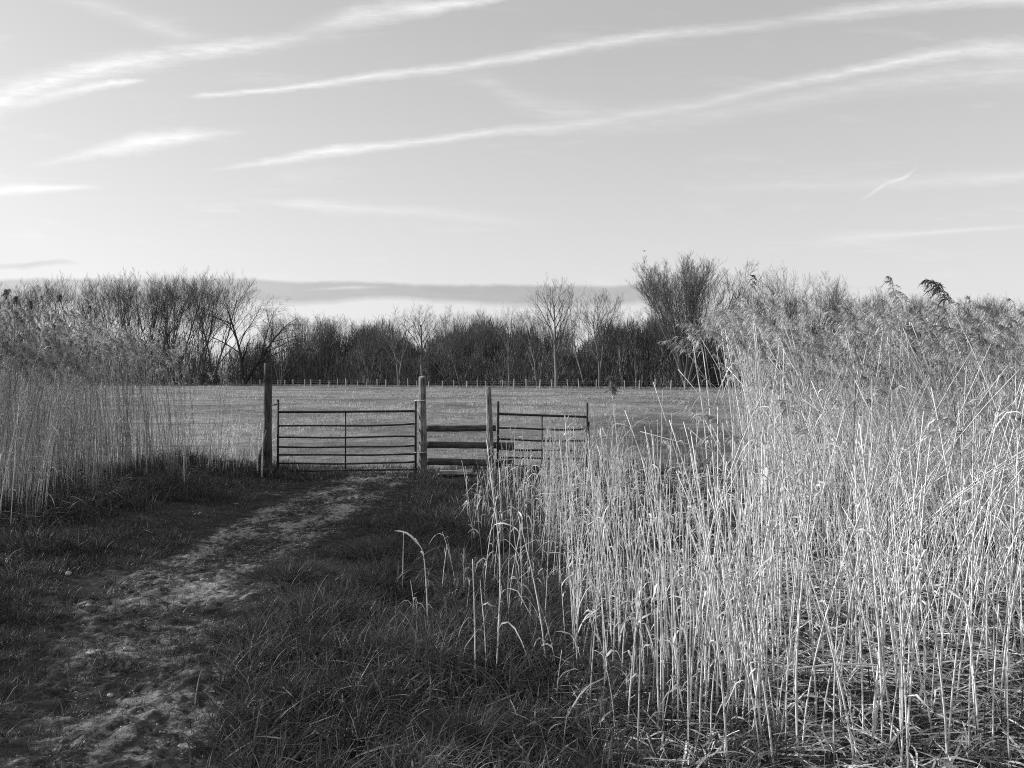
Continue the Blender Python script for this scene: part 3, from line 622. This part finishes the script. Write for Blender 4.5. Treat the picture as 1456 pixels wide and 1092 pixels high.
# stile: two posts, three rails and a step
st = empty('wooden_stile', (wx(650, GY), GY, 0)); tag(st, 'weathered wooden stile of two posts and three planks between the gates', 'stile')
def stp(px_b, px_t, top_py, w0, w1, seed):
    xb = wx(px_b, GY)-st.location[0]; xt = wx(px_t, GY)-st.location[0]
    o = wpost('post', xb, -.02, wz(top_py, GY), w0, w1, (xt-xb, 0), M['post'], st, seed)
    return o
stp(602.5, 600.4, 536, .165, .122, 5); stp(698.8, 694.4, 550.5, .135, .095, 9)
sx_ = lambda p: wx(p, GY)-st.location[0]; zz = lambda p: wz(p, GY)
board('rail', sx_(603), zz(614.6), zz(605.5), sx_(705), zz(613.6), zz(605.2), .085, .125, M['board'], st, 1)
board('rail', sx_(603), zz(637.6), zz(628.2), sx_(731), zz(639), zz(630), .085, .125, M['board'], st, 4)
board('rail', sx_(603), zz(662), zz(652.3), sx_(731), zz(664), zz(654.5), .085, .125, M['board'], st, 8)
sp_ = board('step', sx_(625), zz(672.2), zz(670), sx_(672.5), zz(672), zz(669.8), -.34, .20, M['post'], st, 3)
for p in (633, 664): 
    sup = board('support', sx_(p-2.5), -.2, zz(672.4), sx_(p+2.5), -.2, zz(672.4), -.10, .02, M['board'], sp_, 6)
# ties and wires
def tie(pts, rad, label, name='twine_tie', mat='twine'):
    o3 = np.array(pts[0]); g = Geo(); tubes(g, (np.array(pts)-o3)[None], rad, 5, cap=True)
    tag(link(name, g.mesh(name), M[mat], loc=tuple(o3)), label, 'tie' if 'tie' in name else 'wire')
for (py_, lb) in ((569.5, 'upper pale loop tying the wide gate to the stile post'), (643, 'lower pale loop tying the wide gate to the stile post')):
    z_ = wz(py_, GY); a, b = wx(590, GY), wx(607.5, GY)
    tie([(a, GY-.025, z_), (a+.03, GY-.05, z_+.004), ((a+b)/2, GY-.105, z_-.004), (b-.02, GY-.09, z_+.01), (b+.005, GY-.02, z_+.012), (b-.02, GY+.06, z_+.01), (a+.05, GY+.05, z_+.01), (a, GY+.02, z_)], .006, lb)
def wirefence(x0, y0, x1, y1, zs, label, posts):
    root = empty('wire_fence', (x0, y0, 0)); tag(root, label, 'fence')
    for z_ in zs:
        pts = [((x1-x0)*t, (y1-y0)*t, z_-.02*math.sin(t*math.pi*3)**2) for t in np.linspace(0, 1, 24)]
        gtube('wire', pts, .003, M['wire'], root, 4, False)
    for (px_, py_) in posts: wpost('post', px_-x0, py_-y0, 1.1, .09, .085, (0, 0), M['post_dark'], root, int(abs(px_)*7))
wirefence(wx(838, GY), GY, 12.5, 13.9, (.62, .32, .98), 'thin wire fence running from the narrow gate into the tall reeds', [(5.4, 13.64), (9, 13.78)])
wirefence(wx(374, 13.6), 13.6, -16, 14.6, (1.22, .9, .5), 'thin wire fence running from the dark gatepost behind the shaded reeds', [(-10, 14.05), (-13, 14.3)])

# ------------------------------------------------------------------ far fence along the wood
fa, fb = np.array([48., 96.5]), np.array([-62., 165.])
ff = empty('field_fence', (fa[0], fa[1], 0)); tag(ff, 'long post and wire fence along the far edge of the field', 'fence')
nposts = 54; fp = []
pm = None
for k in range(nposts):
    p = fa+(fb-fa)*k/(nposts-1); fp.append(p)
    if pm is None:
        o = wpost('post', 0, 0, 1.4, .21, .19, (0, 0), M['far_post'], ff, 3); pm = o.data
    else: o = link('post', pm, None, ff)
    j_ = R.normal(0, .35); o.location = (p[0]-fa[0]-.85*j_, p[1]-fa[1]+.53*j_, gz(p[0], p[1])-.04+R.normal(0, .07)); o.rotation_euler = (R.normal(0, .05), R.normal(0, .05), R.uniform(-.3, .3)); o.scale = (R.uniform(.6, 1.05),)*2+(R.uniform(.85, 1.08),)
for z_ in (.35, .75, 1.1):
    gtube('wire', [(p[0]-fa[0], p[1]-fa[1]-.07, z_) for p in fp], .005, M['wire'], ff, 4, False)

# ------------------------------------------------------------------ bare trees
def grow_tree(seed, Ht, spread, trunk_h, n1, arch=0., upright=.5, lv=4, dense=1., r0=None, fork=1, tilt=0, fs=.3):
    rg = random.Random(seed); lim = [[] for _ in range(6)]
    r0 = r0 or Ht*.013
    def branch(p, d, L, r, lev):
        K = 6; pts = [p]; dd = d.copy()
        for k in range(K-1):
            up = .06*upright if arch <= 0 or lev < 1 else (.10*upright - arch*.17*(k+1)/K*(lev))
            dd = dd + Vector((rg.gauss(0, .09), rg.gauss(0, .09), up+rg.gauss(0, .03))); dd.normalize()
            pts.append(pts[-1]+dd*(L/(K-1)))
        r1 = r*.3
        lim[min(lev, 5)].append(([tuple(q) for q in pts], [r+(r1-r)*t/(K-1) for t in range(K)]))
        if lev >= lv: return
        cnt = {0: n1, 1: int(8*dense), 2: int(5*dense), 3: 4}.get(lev, 3)
        for c in range(cnt):
            t = (trunk_h/ L if lev == 0 else .18) ; t = min(t, .8); t = t+(1-t)*((c+rg.random())/cnt)**.9; t = min(t, .99)
            f = t*(K-1); i = int(f); i = min(i, K-2); q = pts[i].lerp(pts[i+1], f-i); tg = (pts[i+1]-pts[i]).normalized()
            az = c*2.4+rg.uniform(-.5, .5); pr_ = tg.orthogonal().normalized(); pr_.rotate(__import__('mathutils').Quaternion(tg, az))
            an = rg.uniform(.38, .75)*(spread if lev == 0 else .5+.45*spread)
            nd = (tg*math.cos(an)+pr_*math.sin(an)).normalized()
            rem = (1-t)
            ln = (Ht*(.22+.5*rem)*(.62+.4*spread) if lev == 0 else L*rg.uniform(.42, .7)*(.7+.5*rem))*rg.uniform(.8, 1.15)
            branch(q, nd, ln, max((r+(r1-r)*t)*rg.uniform(.45, .62), Ht*.00065), lev+1)
    for f in range(fork):
        a = f*2.1+seed; ff_ = fs*(.25+.75*(f+.5)/fork)*(fork > 1); a = f*2.4+seed; d = Vector((math.cos(a)*ff_+tilt, math.sin(a)*ff_, 1)).normalized()
        branch(Vector((0, 0, -.3)), d, Ht*(.92 if fork == 1 else rg.uniform(.8, .95)), r0/(fork**.4), 0)
    def build(ls, S, name):
        P = np.array([a for a, b in ls]); r = np.array([b for a, b in ls]); g = Geo()
        hi_ = P[:, :, 2].max(); tubes(g, P, r, S, np.random.default_rng(seed).random(len(P))); return g.mesh(name)
    # heights are normalised so that the scale is exact
    top = max(p[2] for ls in lim for a, b in ls for p in a); k = Ht/top
    for ls in lim:
        for j, (a, b) in enumerate(ls): ls[j] = ([(p[0]*k, p[1]*k, p[2]*k) for p in a], b)
    trunk = build(lim[0]+lim[1], 7, 'trunk'); crown = build(lim[2]+lim[3]+lim[4]+lim[5], 3, 'crown')
    trunk.materials.append(M['bark']); crown.materials.append(M['twig'])
    return trunk, crown
PROTO = {
 'poplar': [grow_tree(11, 20, .75, 4, 11, upright=.9, fork=2, fs=.3, dense=.8), grow_tree(12, 20, .75, 3, 8, upright=.9, fork=3, fs=.45, dense=.8), grow_tree(14, 20, .7, 4, 7, upright=.9, fork=4, fs=.5, dense=.8)],
 'ash': [grow_tree(21, 20, 1.0, 7, 11, upright=.9, dense=.85, r0=.38), grow_tree(22, 20, 1.05, 7, 8, upright=.8, fork=2, fs=.35, dense=.85, r0=.42)],
 'round': [grow_tree(31, 20, .5, 3., 8, upright=1.0, fork=15, fs=.5, dense=.8, r0=.40)],
 'droop': [grow_tree(41, 20, 1.2, 5, 9, arch=.8, upright=.3, tilt=.15, fork=2, fs=.5, r0=.5)],
 'small': [grow_tree(51, 12, .9, 1.5, 7, upright=.8, fork=4, fs=.7, dense=.8), grow_tree(52, 12, .8, 2.5, 9, upright=1., fork=2, fs=.4, dense=.9), grow_tree(53, 12, .8, 2.5, 7, upright=1., fork=3, fs=.5, dense=.85)],
}
M['silhouette_bark'] = strand_mat('silhouette_bark', .012, .05, 0, .9, .1, .8)  # the drooping tree's silhouette darkness is put into its bark colour
for m_ in PROTO['droop'][0]: m_.materials[0] = M['silhouette_bark']
BASEH = {'poplar': 20, 'ash': 20, 'round': 20, 'droop': 20, 'small': 12}
tcount = 0
def yline(px_): return 126.7/(1+.618*(px_-PX0)/F) if px_ > 330 else 168.
def tree(px_, top, Y_, kind, label, cat='tree', wide=1., var=None, group=None, rz=None):
    global tcount
    v = PROTO[kind][(tcount if var is None else var) % len(PROTO[kind])]; tcount += 1
    Y_ = yline(px_)+(Y_ if Y_ < 60 else 5.); X_ = wx(px_, Y_); Ht = wz(top, Y_); k = Ht/BASEH[kind]
    o = empty('bare_tree', (X_, Y_, gz(X_, Y_)), R.uniform(0, 6.28) if rz is None else rz); o.scale = (k*wide, k*wide, k)
    link('trunk', v[0], None, o); link('crown', v[1], None, o)
    tag(o, label, cat, group)
GT = 'bare trees along the far edge of the field'
# (px of the trunk, py of the top, distance, kind, width, variant, label)
for a in (
 (976, 360, 3.2, 'round', 1.08, 0, 'biggest round-headed bare tree, fanning out from low down above the wood'),
 (791, 384, 3.2, 'ash', .85, 0, 'tall bare tree with pale trunk, highest in the middle of the wood'),
 (832, 397, 142, 'poplar', .75, 1, 'slim forked tree touching the tall pale-trunked one on its far side'),
 (852, 414, 3.2, 'ash', .95, 1, 'rounded open tree between the tall pale-trunked one and the round-headed one'),
 (346, 408, 1.5, 'droop', .9, 0, 'drooping dark tree with arching twigs beside the tall poplars'),
 (600, 424, 3.2, 'ash', 1.0, 0, 'paired spreading tree with pale limbs above the middle gap, taller one'),
 (566, 432, 3.2, 'ash', .95, 1, 'paired spreading tree beside the pale-limbed one above the gate'),
 (1130, 370, 118, 'small', .8, 0, 'tallest ragged tree rising behind the bright reed bed'),
 (1180, 386, 116, 'poplar', .5, 0, 'narrow upright tree beside the ragged one behind the bright reeds'),
 (1088, 393, 122, 'small', .8, 1, 'bushy tree between the round-headed one and the ragged one'),
 (1060, 404, 128, 'small', .8, 2, 'low thin tree leaning out from under the round-headed one'),
 (304, 378, 160, 'poplar', .95, 0, 'tallest poplar, at the end of the row before the drooping tree'),
 (232, 378, 160, 'poplar', .95, 2, 'tall poplar behind the seed heads, second highest of the row'),
 (270, 386, 164, 'poplar', .85, 1, 'slightly lower poplar between the two tallest'),
 (196, 388, 165, 'poplar', .9, 0, 'poplar standing over the middle of the shaded reed bed'),
 (655, 430, 142, 'poplar', .8, 1, 'upright tree just beyond the paired spreading ones'),
 (724, 428, 140, 'ash', .75, 0, 'small-headed tree seen above the second stile post'),
 (765, 430, 136, 'small', .8, 1, 'low twiggy tree in front of the tall pale-trunked one'),
 (905, 434, 134, 'ash', .8, 0, 'low spreading tree under the near side of the round-headed one'),
 (1000, 430, 126, 'small', .9, 1, 'dark low tree in front of the round-headed one'),
 (1240, 404, 108, 'small', .8, 2, 'thin-topped tree behind the narrow upright plume'),
 (1440, 415, 100, 'small', .9, 0, 'low bushy tree at the far end behind the bright reeds'),
): tree(a[0], a[1], a[2], a[3], a[6], wide=a[4], var=a[5], group=GT, rz=.5+a[5]*1.3)
for px_, top in [(12, 402), (40, 398), (70, 396), (98, 394), (128, 393), (150, 391), (172, 389), (214, 384), (250, 384), (287, 384)]:
    tree(px_, top+R.normal(0, 3), R.uniform(2, 14), 'poplar', 'poplar in the close row behind the shaded reed bed', wide=.85, group='row of poplars behind the shaded reeds')
for px_, top in [(375, 452), (398, 442), (420, 444), (441, 447), (462, 443), (482, 449), (505, 445), (526, 450), (545, 447)]:
    tree(px_, top+R.normal(0, 3), R.uniform(3.5, 24), ('poplar', 'small')[R.integers(0, 2)], 'thin bare tree in the low stretch of wood between drooping tree and gate end', wide=.8, group='thin trees in the low stretch of wood')
for px_, top in [(628, 448), (640, 438), (672, 442), (690, 436), (705, 446), (740, 441), (775, 452), (812, 446), (868, 450), (885, 444), (920, 446), (945, 442), (1020, 440), (1045, 432)]:
    tree(px_, top+R.normal(0, 3), R.uniform(3.5, 24), ('ash', 'small', 'poplar')[R.integers(0, 3)], 'bare tree filling the wood behind the stile and small gate', wide=.8, group='trees filling the middle of the wood')
for px_, top in [(1108, 408), (1155, 404), (1205, 408), (1222, 414), (1262, 412), (1285, 416), (1310, 418), (1335, 410), (1358, 414), (1385, 416), (1405, 422), (1425, 424), (1465, 420), (1490, 420)]:
    tree(px_, top+R.normal(0, 4), R.uniform(3.5, 20), 'small', 'low bare tree in the belt behind the bright reed bed', wide=.9, group='low trees behind the bright reeds')

# dense scrub under the trees, one mass
g = Geo(); N = 270000
u = np.where(R.random(N) < .85, R.uniform(-.12, 1.13, N), R.uniform(-.25, 1.22, N))
line = np.stack([np.interp(u, [-.25, 0, 1, 1.22], [75, 48, -62, -150]), np.interp(u, [-.25, 0, 1, 1.22], [80, 96.5, 165, 168])], -1)
dep = 4+R.random(N)**1.1*30
x = line[:, 0]+dep*.35+R.normal(0, 1, N); y = line[:, 1]+dep
ppx = x/y*F+PX0
top_py = np.interp(ppx, [-100, 300, 360, 400, 560, 640, 760, 860, 960, 1040, 1150, 1500], [462, 462, 474, 464, 460, 464, 456, 466, 462, 456, 452, 452])
tp = (CH+(HY-top_py)/F*y)*(.1+1.2*fbm(x*.10, y*.05)+.5*(vnoise(x*.5, y*.2)-.5))
z0 = tp*R.random(N)**1.15*.95
L = R.uniform(.8, 2.6, N)*np.clip(tp/8, .5, 1.2); L = np.minimum(L, np.maximum(tp*1.1-z0, .6))
az = R.uniform(0, 6.28, N); tl = np.abs(R.normal(0, .75, N))
d = np.stack([np.cos(az)*np.sin(tl), np.sin(az)*np.sin(tl), np.cos(tl)], -1)
P = np.stack([x, y, z0], -1)[:, None]+d[:, None]*L[:, None, None]*np.linspace(0, 1, 3)[None, :, None]
P[:, 1] += R.normal(0, .12, (N, 3))
ribbons(g, P, (R.uniform(.02, .07, N)*(1+dep*.05))[:, None]*np.array([[1, .8, .15]]), np.stack([np.cos(az+1.57), np.sin(az+1.57), R.normal(0, .3, N)], -1), np.clip(.15+.6*vnoise(x*.3, y*.3)+R.normal(0, .2, N), 0, 1))
tag(link('undergrowth', g.mesh('undergrowth'), M['scrub']), 'dark tangled undergrowth filling the wood beneath the bare trees', 'undergrowth', kind='stuff')
# taller rough grass at the fence foot
g = Geo(); N = 24000; u = R.uniform(-.3, 1.25, N); x = np.interp(u, [-.25, 0, 1, 1.22], [75, 48, -62, -150])+R.normal(0, .8, N); y = np.interp(u, [-.25, 0, 1, 1.22], [80, 96.5, 165, 168])+.4+np.abs(R.normal(0, 1.3, N))
blades(g, x, y, R.uniform(.15, .5, N), R.uniform(.03, .06, N), np.abs(R.normal(.4, .3, N)), R.uniform(0, 6.28, N), R.random(N)*.6, 3)
tag(link('rough_grass', g.mesh('rough_grass'), M['field_grass']), 'rough longer grass along the foot of the far fence', 'grass', kind='stuff')

# ------------------------------------------------------------------ bird
Yb = 60.; bx, bz = wx(916, Yb), wz(357, Yb); br = empty('bird', (bx, Yb, bz)); tag(br, 'tiny dark bird flying above the wood', 'bird')
g = Geo(); tubes(g, np.array([[(-.17, 0, 0), (-.1, 0, .01), (0, 0, .015), (.1, 0, .01), (.17, 0, .0), (.22, 0, -.005)]]), np.array([[.01, .035, .05, .045, .03, .004]]), 8, cap=True)
ribbons(g, np.array([[(0, 0, .02), (.0, .13, .07), (-.02, .27, .05), (-.07, .40, .02)], [(0, 0, .02), (.0, -.13, .07), (-.02, -.27, .05), (-.07, -.40, .02)]]), np.array([[.13, .13, .10, .02]]), np.array([[1., 0, 0], [1., 0, 0]]))
body = link('body', g.mesh('body'), M['bird'], br); br.rotation_euler = (0, 0, .7); br.scale = (.65,)*3

# ------------------------------------------------------------------ sun and sky
EL, TH = math.radians(21), math.radians(14)
S = Vector((-math.cos(TH)*math.cos(EL), math.sin(TH)*math.cos(EL), math.sin(EL)))
sd = bpy.data.lights.new('sun', 'SUN'); sd.energy = 5.0; sd.angle = math.radians(.5); sd.color = (1, 1, 1)
so = bpy.data.objects.new('sun', sd); COL.objects.link(so); so.rotation_euler = S.to_track_quat('Z', 'Y').to_euler(); so.location = (-20, 6, 10)
w = bpy.data.worlds.new('World'); scene.world = w; w.use_nodes = True; w.node_tree.nodes.clear(); t = NT(w.node_tree)
sky = t.n('ShaderNodeTexSky', sky_type='NISHITA'); sky.sun_disc = False; sky.sun_elevation = EL; sky.sun_rotation = math.atan2(S.x, S.y)
sky.air_density = 1.0; sky.dust_density = 2.0; sky.ozone_density = 1.0
bw = t.n('ShaderNodeRGBToBW'); t.l(sky.outputs[0], bw.inputs[0])
tc = t.n('ShaderNodeTexCoord'); d = tc.outputs['Generated']; sp = t.n('ShaderNodeSeparateXYZ'); t.l(d, sp.inputs[0])
yy = t.m('MAXIMUM', sp.outputs[1], .08)
U = t.m('DIVIDE', sp.outputs[0], yy); Vv = t.m('DIVIDE', sp.outputs[2], yy)
# photograph-independent sky coordinates: tangent of bearing and of height seen towards north, unit = 1000
cx = t.n('ShaderNodeCombineXYZ'); t.l(U, cx.inputs[0]); t.l(Vv, cx.inputs[1]); uv = cx.outputs[0]
un = t.m('DIVIDE', t.m('ADD', U, .8), 1.6, clamp=True)      # 0..1 across the bearing range
NU = lambda p: ((p-PX0)/F+.8)/1.6; NV = lambda p: (HY-p)/F
def curve(pts, vx=un, vec=False):
    nd = t.n('ShaderNodeFloatCurve'); c = nd.mapping.curves[0]; pts = sorted(pts)
    while len(c.points) < len(pts): c.points.new(.5, .5)
    for p, (a, b) in zip(c.points, pts): p.location = (a, b); p.handle_type = 'VECTOR' if vec else 'AUTO_CLAMPED'
    nd.mapping.use_clip = False; nd.mapping.extend = 'HORIZONTAL'; nd.mapping.update(); t.l(vx, nd.inputs['Value']); return nd.outputs[0]
warp = t.m('MULTIPLY', t.m('SUBTRACT', t.noise(mapping(t, uv, (1, 2.5, 1)), 9, 4, .6), .5), .012)
warp = t.m('ADD', warp, t.m('MULTIPLY', t.m('SUBTRACT', t.noise(mapping(t, uv, (1, 2, 1)), 42, 4, .65), .5), .0075))
rot = t.n('ShaderNodeMapping'); rot.inputs['Rotation'].default_value = (0, 0, math.radians(-12)); rot.inputs['Scale'].default_value = (1, 6, 1); t.l(uv, rot.inputs['Vector'])
wisp = t.noise(rot.outputs[0], 5, 6, .62, .4)
fine = t.noise(rot.outputs[0], 17, 7, .7, .3)
fibre = t.noise(rot.outputs[0], 38, 5, .7, .5)
def streak(pts, width, inten, soft=.5, nz=.6, wk=1.):
    """pts: places the streak passes; width/inten: [(px, value)]; width in px"""
    c = curve([(NU(a), NV(b)) for a, b in pts]); wd = curve([(NU(a), b/F) for a, b in width], vec=True); it = curve([(NU(a), b) for a, b in inten], vec=True)
    dd = t.m('ABSOLUTE', t.m('SUBTRACT', t.m('ADD', Vv, t.m('MULTIPLY', warp, wk)), c))
    f = t.m('SUBTRACT', 1.0, t.m('DIVIDE', dd, t.m('MULTIPLY', wd, t.m('ADD', .45, t.m('MULTIPLY', fibre, .95)))), clamp=True); f = t.m('POWER', f, soft*2.5)
    k = t.m('ADD', 1-nz, t.m('MULTIPLY', t.m('MULTIPLY', t.m('SUBTRACT', fine, .36), 3.6, clamp=True), nz))
    return t.m('MULTIPLY', t.m('MULTIPLY', f, it), k)
parts = [
 streak([(270, 137), (400, 127), (520, 110), (640, 96), (760, 77), (850, 62), (960, 47), (1080, 36), (1200, 18), (1370, 0)], [(270, 5), (400, 8), (620, 12), (850, 14), (1050, 12), (1200, 18), (1400, 16)], [(265, 0), (290, .32), (400, .42), (700, .36), (860, .38), (1040, .22), (1120, .15), (1200, .34), (1400, .32)], .5, .5, .75),
 streak([(300, 242), (420, 223), (480, 213), (560, 207), (700, 187), (800, 180), (900, 165), (1000, 147), (1100, 124), (1200, 104), (1300, 84), (1400, 70), (1456, 70)], [(290, 4), (400, 10), (480, 13), (560, 9), (700, 10), (900, 20), (1100, 14), (1250, 14), (1340, 20), (1456, 28)], [(295, 0), (380, .28), (470, .48), (560, .36), (700, .26), (850, .2), (1000, .17), (1130, .22), (1230, .42), (1340, .42), (1456, .34)], .5, .5, .8),
 streak([(800, 192), (1000, 165), (1200, 128), (1340, 108), (1456, 100)], [(800, 15), (1000, 22), (1200, 26), (1456, 42)], [(780, 0), (900, .10), (1300, .16), (1456, .2)], .6, .6),
 streak([(-60, 160), (0, 142), (100, 108), (250, 78), (390, 60), (440, 50)], [(-60, 50), (60, 34), (200, 26), (330, 22), (420, 20)], [(-60, .3), (60, .38), (200, .36), (350, .42), (400, .22), (500, 0)], .6, .65),
 streak([(30, 148), (110, 128), (200, 112)], [(30, 18), (120, 13), (200, 5)], [(0, .1), (100, .32), (180, .45), (212, 0)], .5, .4),
 streak([(380, 66), (470, 34), (540, 18), (620, 10), (710, -4), (760, -14)], [(380, 24), (480, 24), (560, 24), (650, 14), (720, 8)], [(360, 0), (440, .12), (500, .34), (650, .5), (700, .45), (760, .4)], .5, .45),
 streak([(60, 232), (140, 215), (200, 203), (260, 194), (340, 186)], [(60, 8), (130, 14), (200, 22), (260, 16), (340, 10)], [(30, 0), (110, .16), (190, .42), (260, .4), (300, .18), (360, 0)], .55, .45),
 streak([(-60, 274), (0, 271), (60, 268), (130, 266)], [(-60, 12), (40, 11), (130, 6)], [(-60, .3), (60, .32), (110, .22), (150, 0)], .5, .4, .4),
 streak([(1228, 282), (1250, 266), (1270, 257), (1290, 250), (1305, 236)], [(1228, 5), (1265, 7), (1305, 4)], [(1222, 0), (1245, .22), (1285, .32), (1306, 0)], .5, .5, .8),
 streak([(360, 286), (430, 290), (520, 298), (620, 303), (760, 320)], [(360, 8), (450, 15), (560, 14), (760, 22)], [(350, 0), (430, .2), (540, .14), (700, .06), (800, 0)], .6, .5),
 streak([(1000, 268), (1200, 262), (1456, 250)], [(1000, 14), (1456, 18)], [(960, 0), (1080, .07), (1300, .12), (1456, .16)], .6, .5),
 streak([(1160, 340), (1300, 332), (1450, 322)], [(1160, 18), (1320, 7), (1456, 6)], [(1150, 0), (1230, .12), (1400, .13), (1456, .06)], .6, .4, .5),
 streak([(600, 105), (680, 115), (760, 150), (840, 160), (920, 158)], [(600, 20), (800, 36), (920, 20)], [(600, 0), (700, .10), (820, .13), (960, 0)], .6, .7),
 streak([(100, 0), (170, 20), (260, 50), (330, 70)], [(80, 16), (200, 22), (330, 22)], [(60, .0), (130, .14), (260, .14), (340, 0)], .6, .7),
]
cl = parts[0]
for p in parts[1:]: cl = t.m('MAXIMUM', cl, p)
cl = t.m('ADD', cl, t.m('MULTIPLY', t.m('SUBTRACT', wisp, .56), .35, clamp=True))
# low grey bank of cloud near the horizon
def bank(top, bot, inten):
    a = curve([(NU(p), NV(q)) for p, q in top]); b = curve([(NU(p), NV(q)) for p, q in bot]); it = curve([(NU(p), q) for p, q in inten], vec=True)
    wv = t.m('ADD', Vv, t.m('MULTIPLY', warp, .6))
    f = t.m('MULTIPLY', t.m('DIVIDE', t.m('SUBTRACT', a, wv), .005, clamp=True), t.m('DIVIDE', t.m('SUBTRACT', wv, b), .009, clamp=True))
    return t.m('MULTIPLY', f, it)
dk = bank([(-60, 398), (60, 394), (340, 394), (440, 399), (520, 398), (600, 402), (760, 403), (860, 404), (930, 398), (1100, 400), (1300, 408), (1456, 410)],
          [(-60, 440), (340, 434), (440, 436), (560, 428), (640, 434), (760, 440), (900, 436), (1000, 425), (1100, 412), (1300, 413), (1456, 416)],
          [(-60, .28), (340, .30), (560, .33), (760, .36), (900, .33), (1000, .22), (1100, .10), (1200, .12), (1320, .14), (1456, .0)])
dk2 = bank([(-60, 374), (0, 375), (90, 368), (120, 374), (150, 378)], [(-60, 386), (40, 385), (90, 379), (150, 380)], [(-60, .18), (20, .24), (100, .22), (118, 0), (1400, 0)])
gap = streak([(440, 412), (500, 409), (545, 407)], [(440, 3), (500, 5), (560, 3)], [(420, 0), (500, .8), (560, 0)], .5, .5, .5)
gap2 = streak([(850, 405), (920, 402), (990, 404)], [(850, 3), (920, 4), (990, 3)], [(840, 0), (900, .7), (940, .6), (1000, 0)], .5, .4, .5)
dk = t.m('MULTIPLY', t.m('MAXIMUM', dk, dk2), t.m('SUBTRACT', 1.0, t.m('MAXIMUM', gap, gap2), clamp=True))
dk = t.m('MULTIPLY', dk, t.m('ADD', .72, t.m('MULTIPLY', fine, .55)))
base = t.m('POWER', t.m('MULTIPLY', bw.outputs[0], SKYK := .16), .33)
low = t.m('SUBTRACT', 1.0, t.m('MULTIPLY', sp.outputs[2], 2.4), clamp=True)      # paler air low down
base = t.m('ADD', t.m('MULTIPLY', t.m('MINIMUM', base, 1.0), .73), t.m('MULTIPLY', low, .18))
val = t.m('ADD', base, t.m('MULTIPLY', cl, .80))
val = t.m('MULTIPLY', val, t.m('SUBTRACT', 1.0, dk, clamp=True))
cc = t.n('ShaderNodeCombineColor'); [t.l(val, cc.inputs[i]) for i in range(3)]
bg = t.n('ShaderNodeBackground'); bg.inputs['Strength'].default_value = .81; t.l(cc.outputs[0], bg.inputs[0])
wo = t.n('ShaderNodeOutputWorld'); t.l(bg.outputs[0], wo.inputs[0])

# ------------------------------------------------------------------ camera and view
cd = bpy.data.cameras.new('camera'); co = bpy.data.objects.new('camera', cd); COL.objects.link(co); scene.camera = co
cd.sensor_width = 36; cd.lens = 36*F/1456; cd.shift_y = -(546-HY)/1456; cd.clip_end = 6000; cd.clip_start = .05
co.location = (0, 0, CH); co.rotation_euler = (math.radians(90), 0, 0)
scene.view_settings.view_transform = 'Standard'; scene.view_settings.look = 'None'; scene.view_settings.exposure = .38; scene.view_settings.gamma = 1
scene.cycles.use_denoising = False; scene.cycles.filter_width = 1.05; scene.cycles.max_bounces = 6; scene.cycles.diffuse_bounces = 3; scene.cycles.transmission_bounces = 3; scene.cycles.transparent_max_bounces = 4
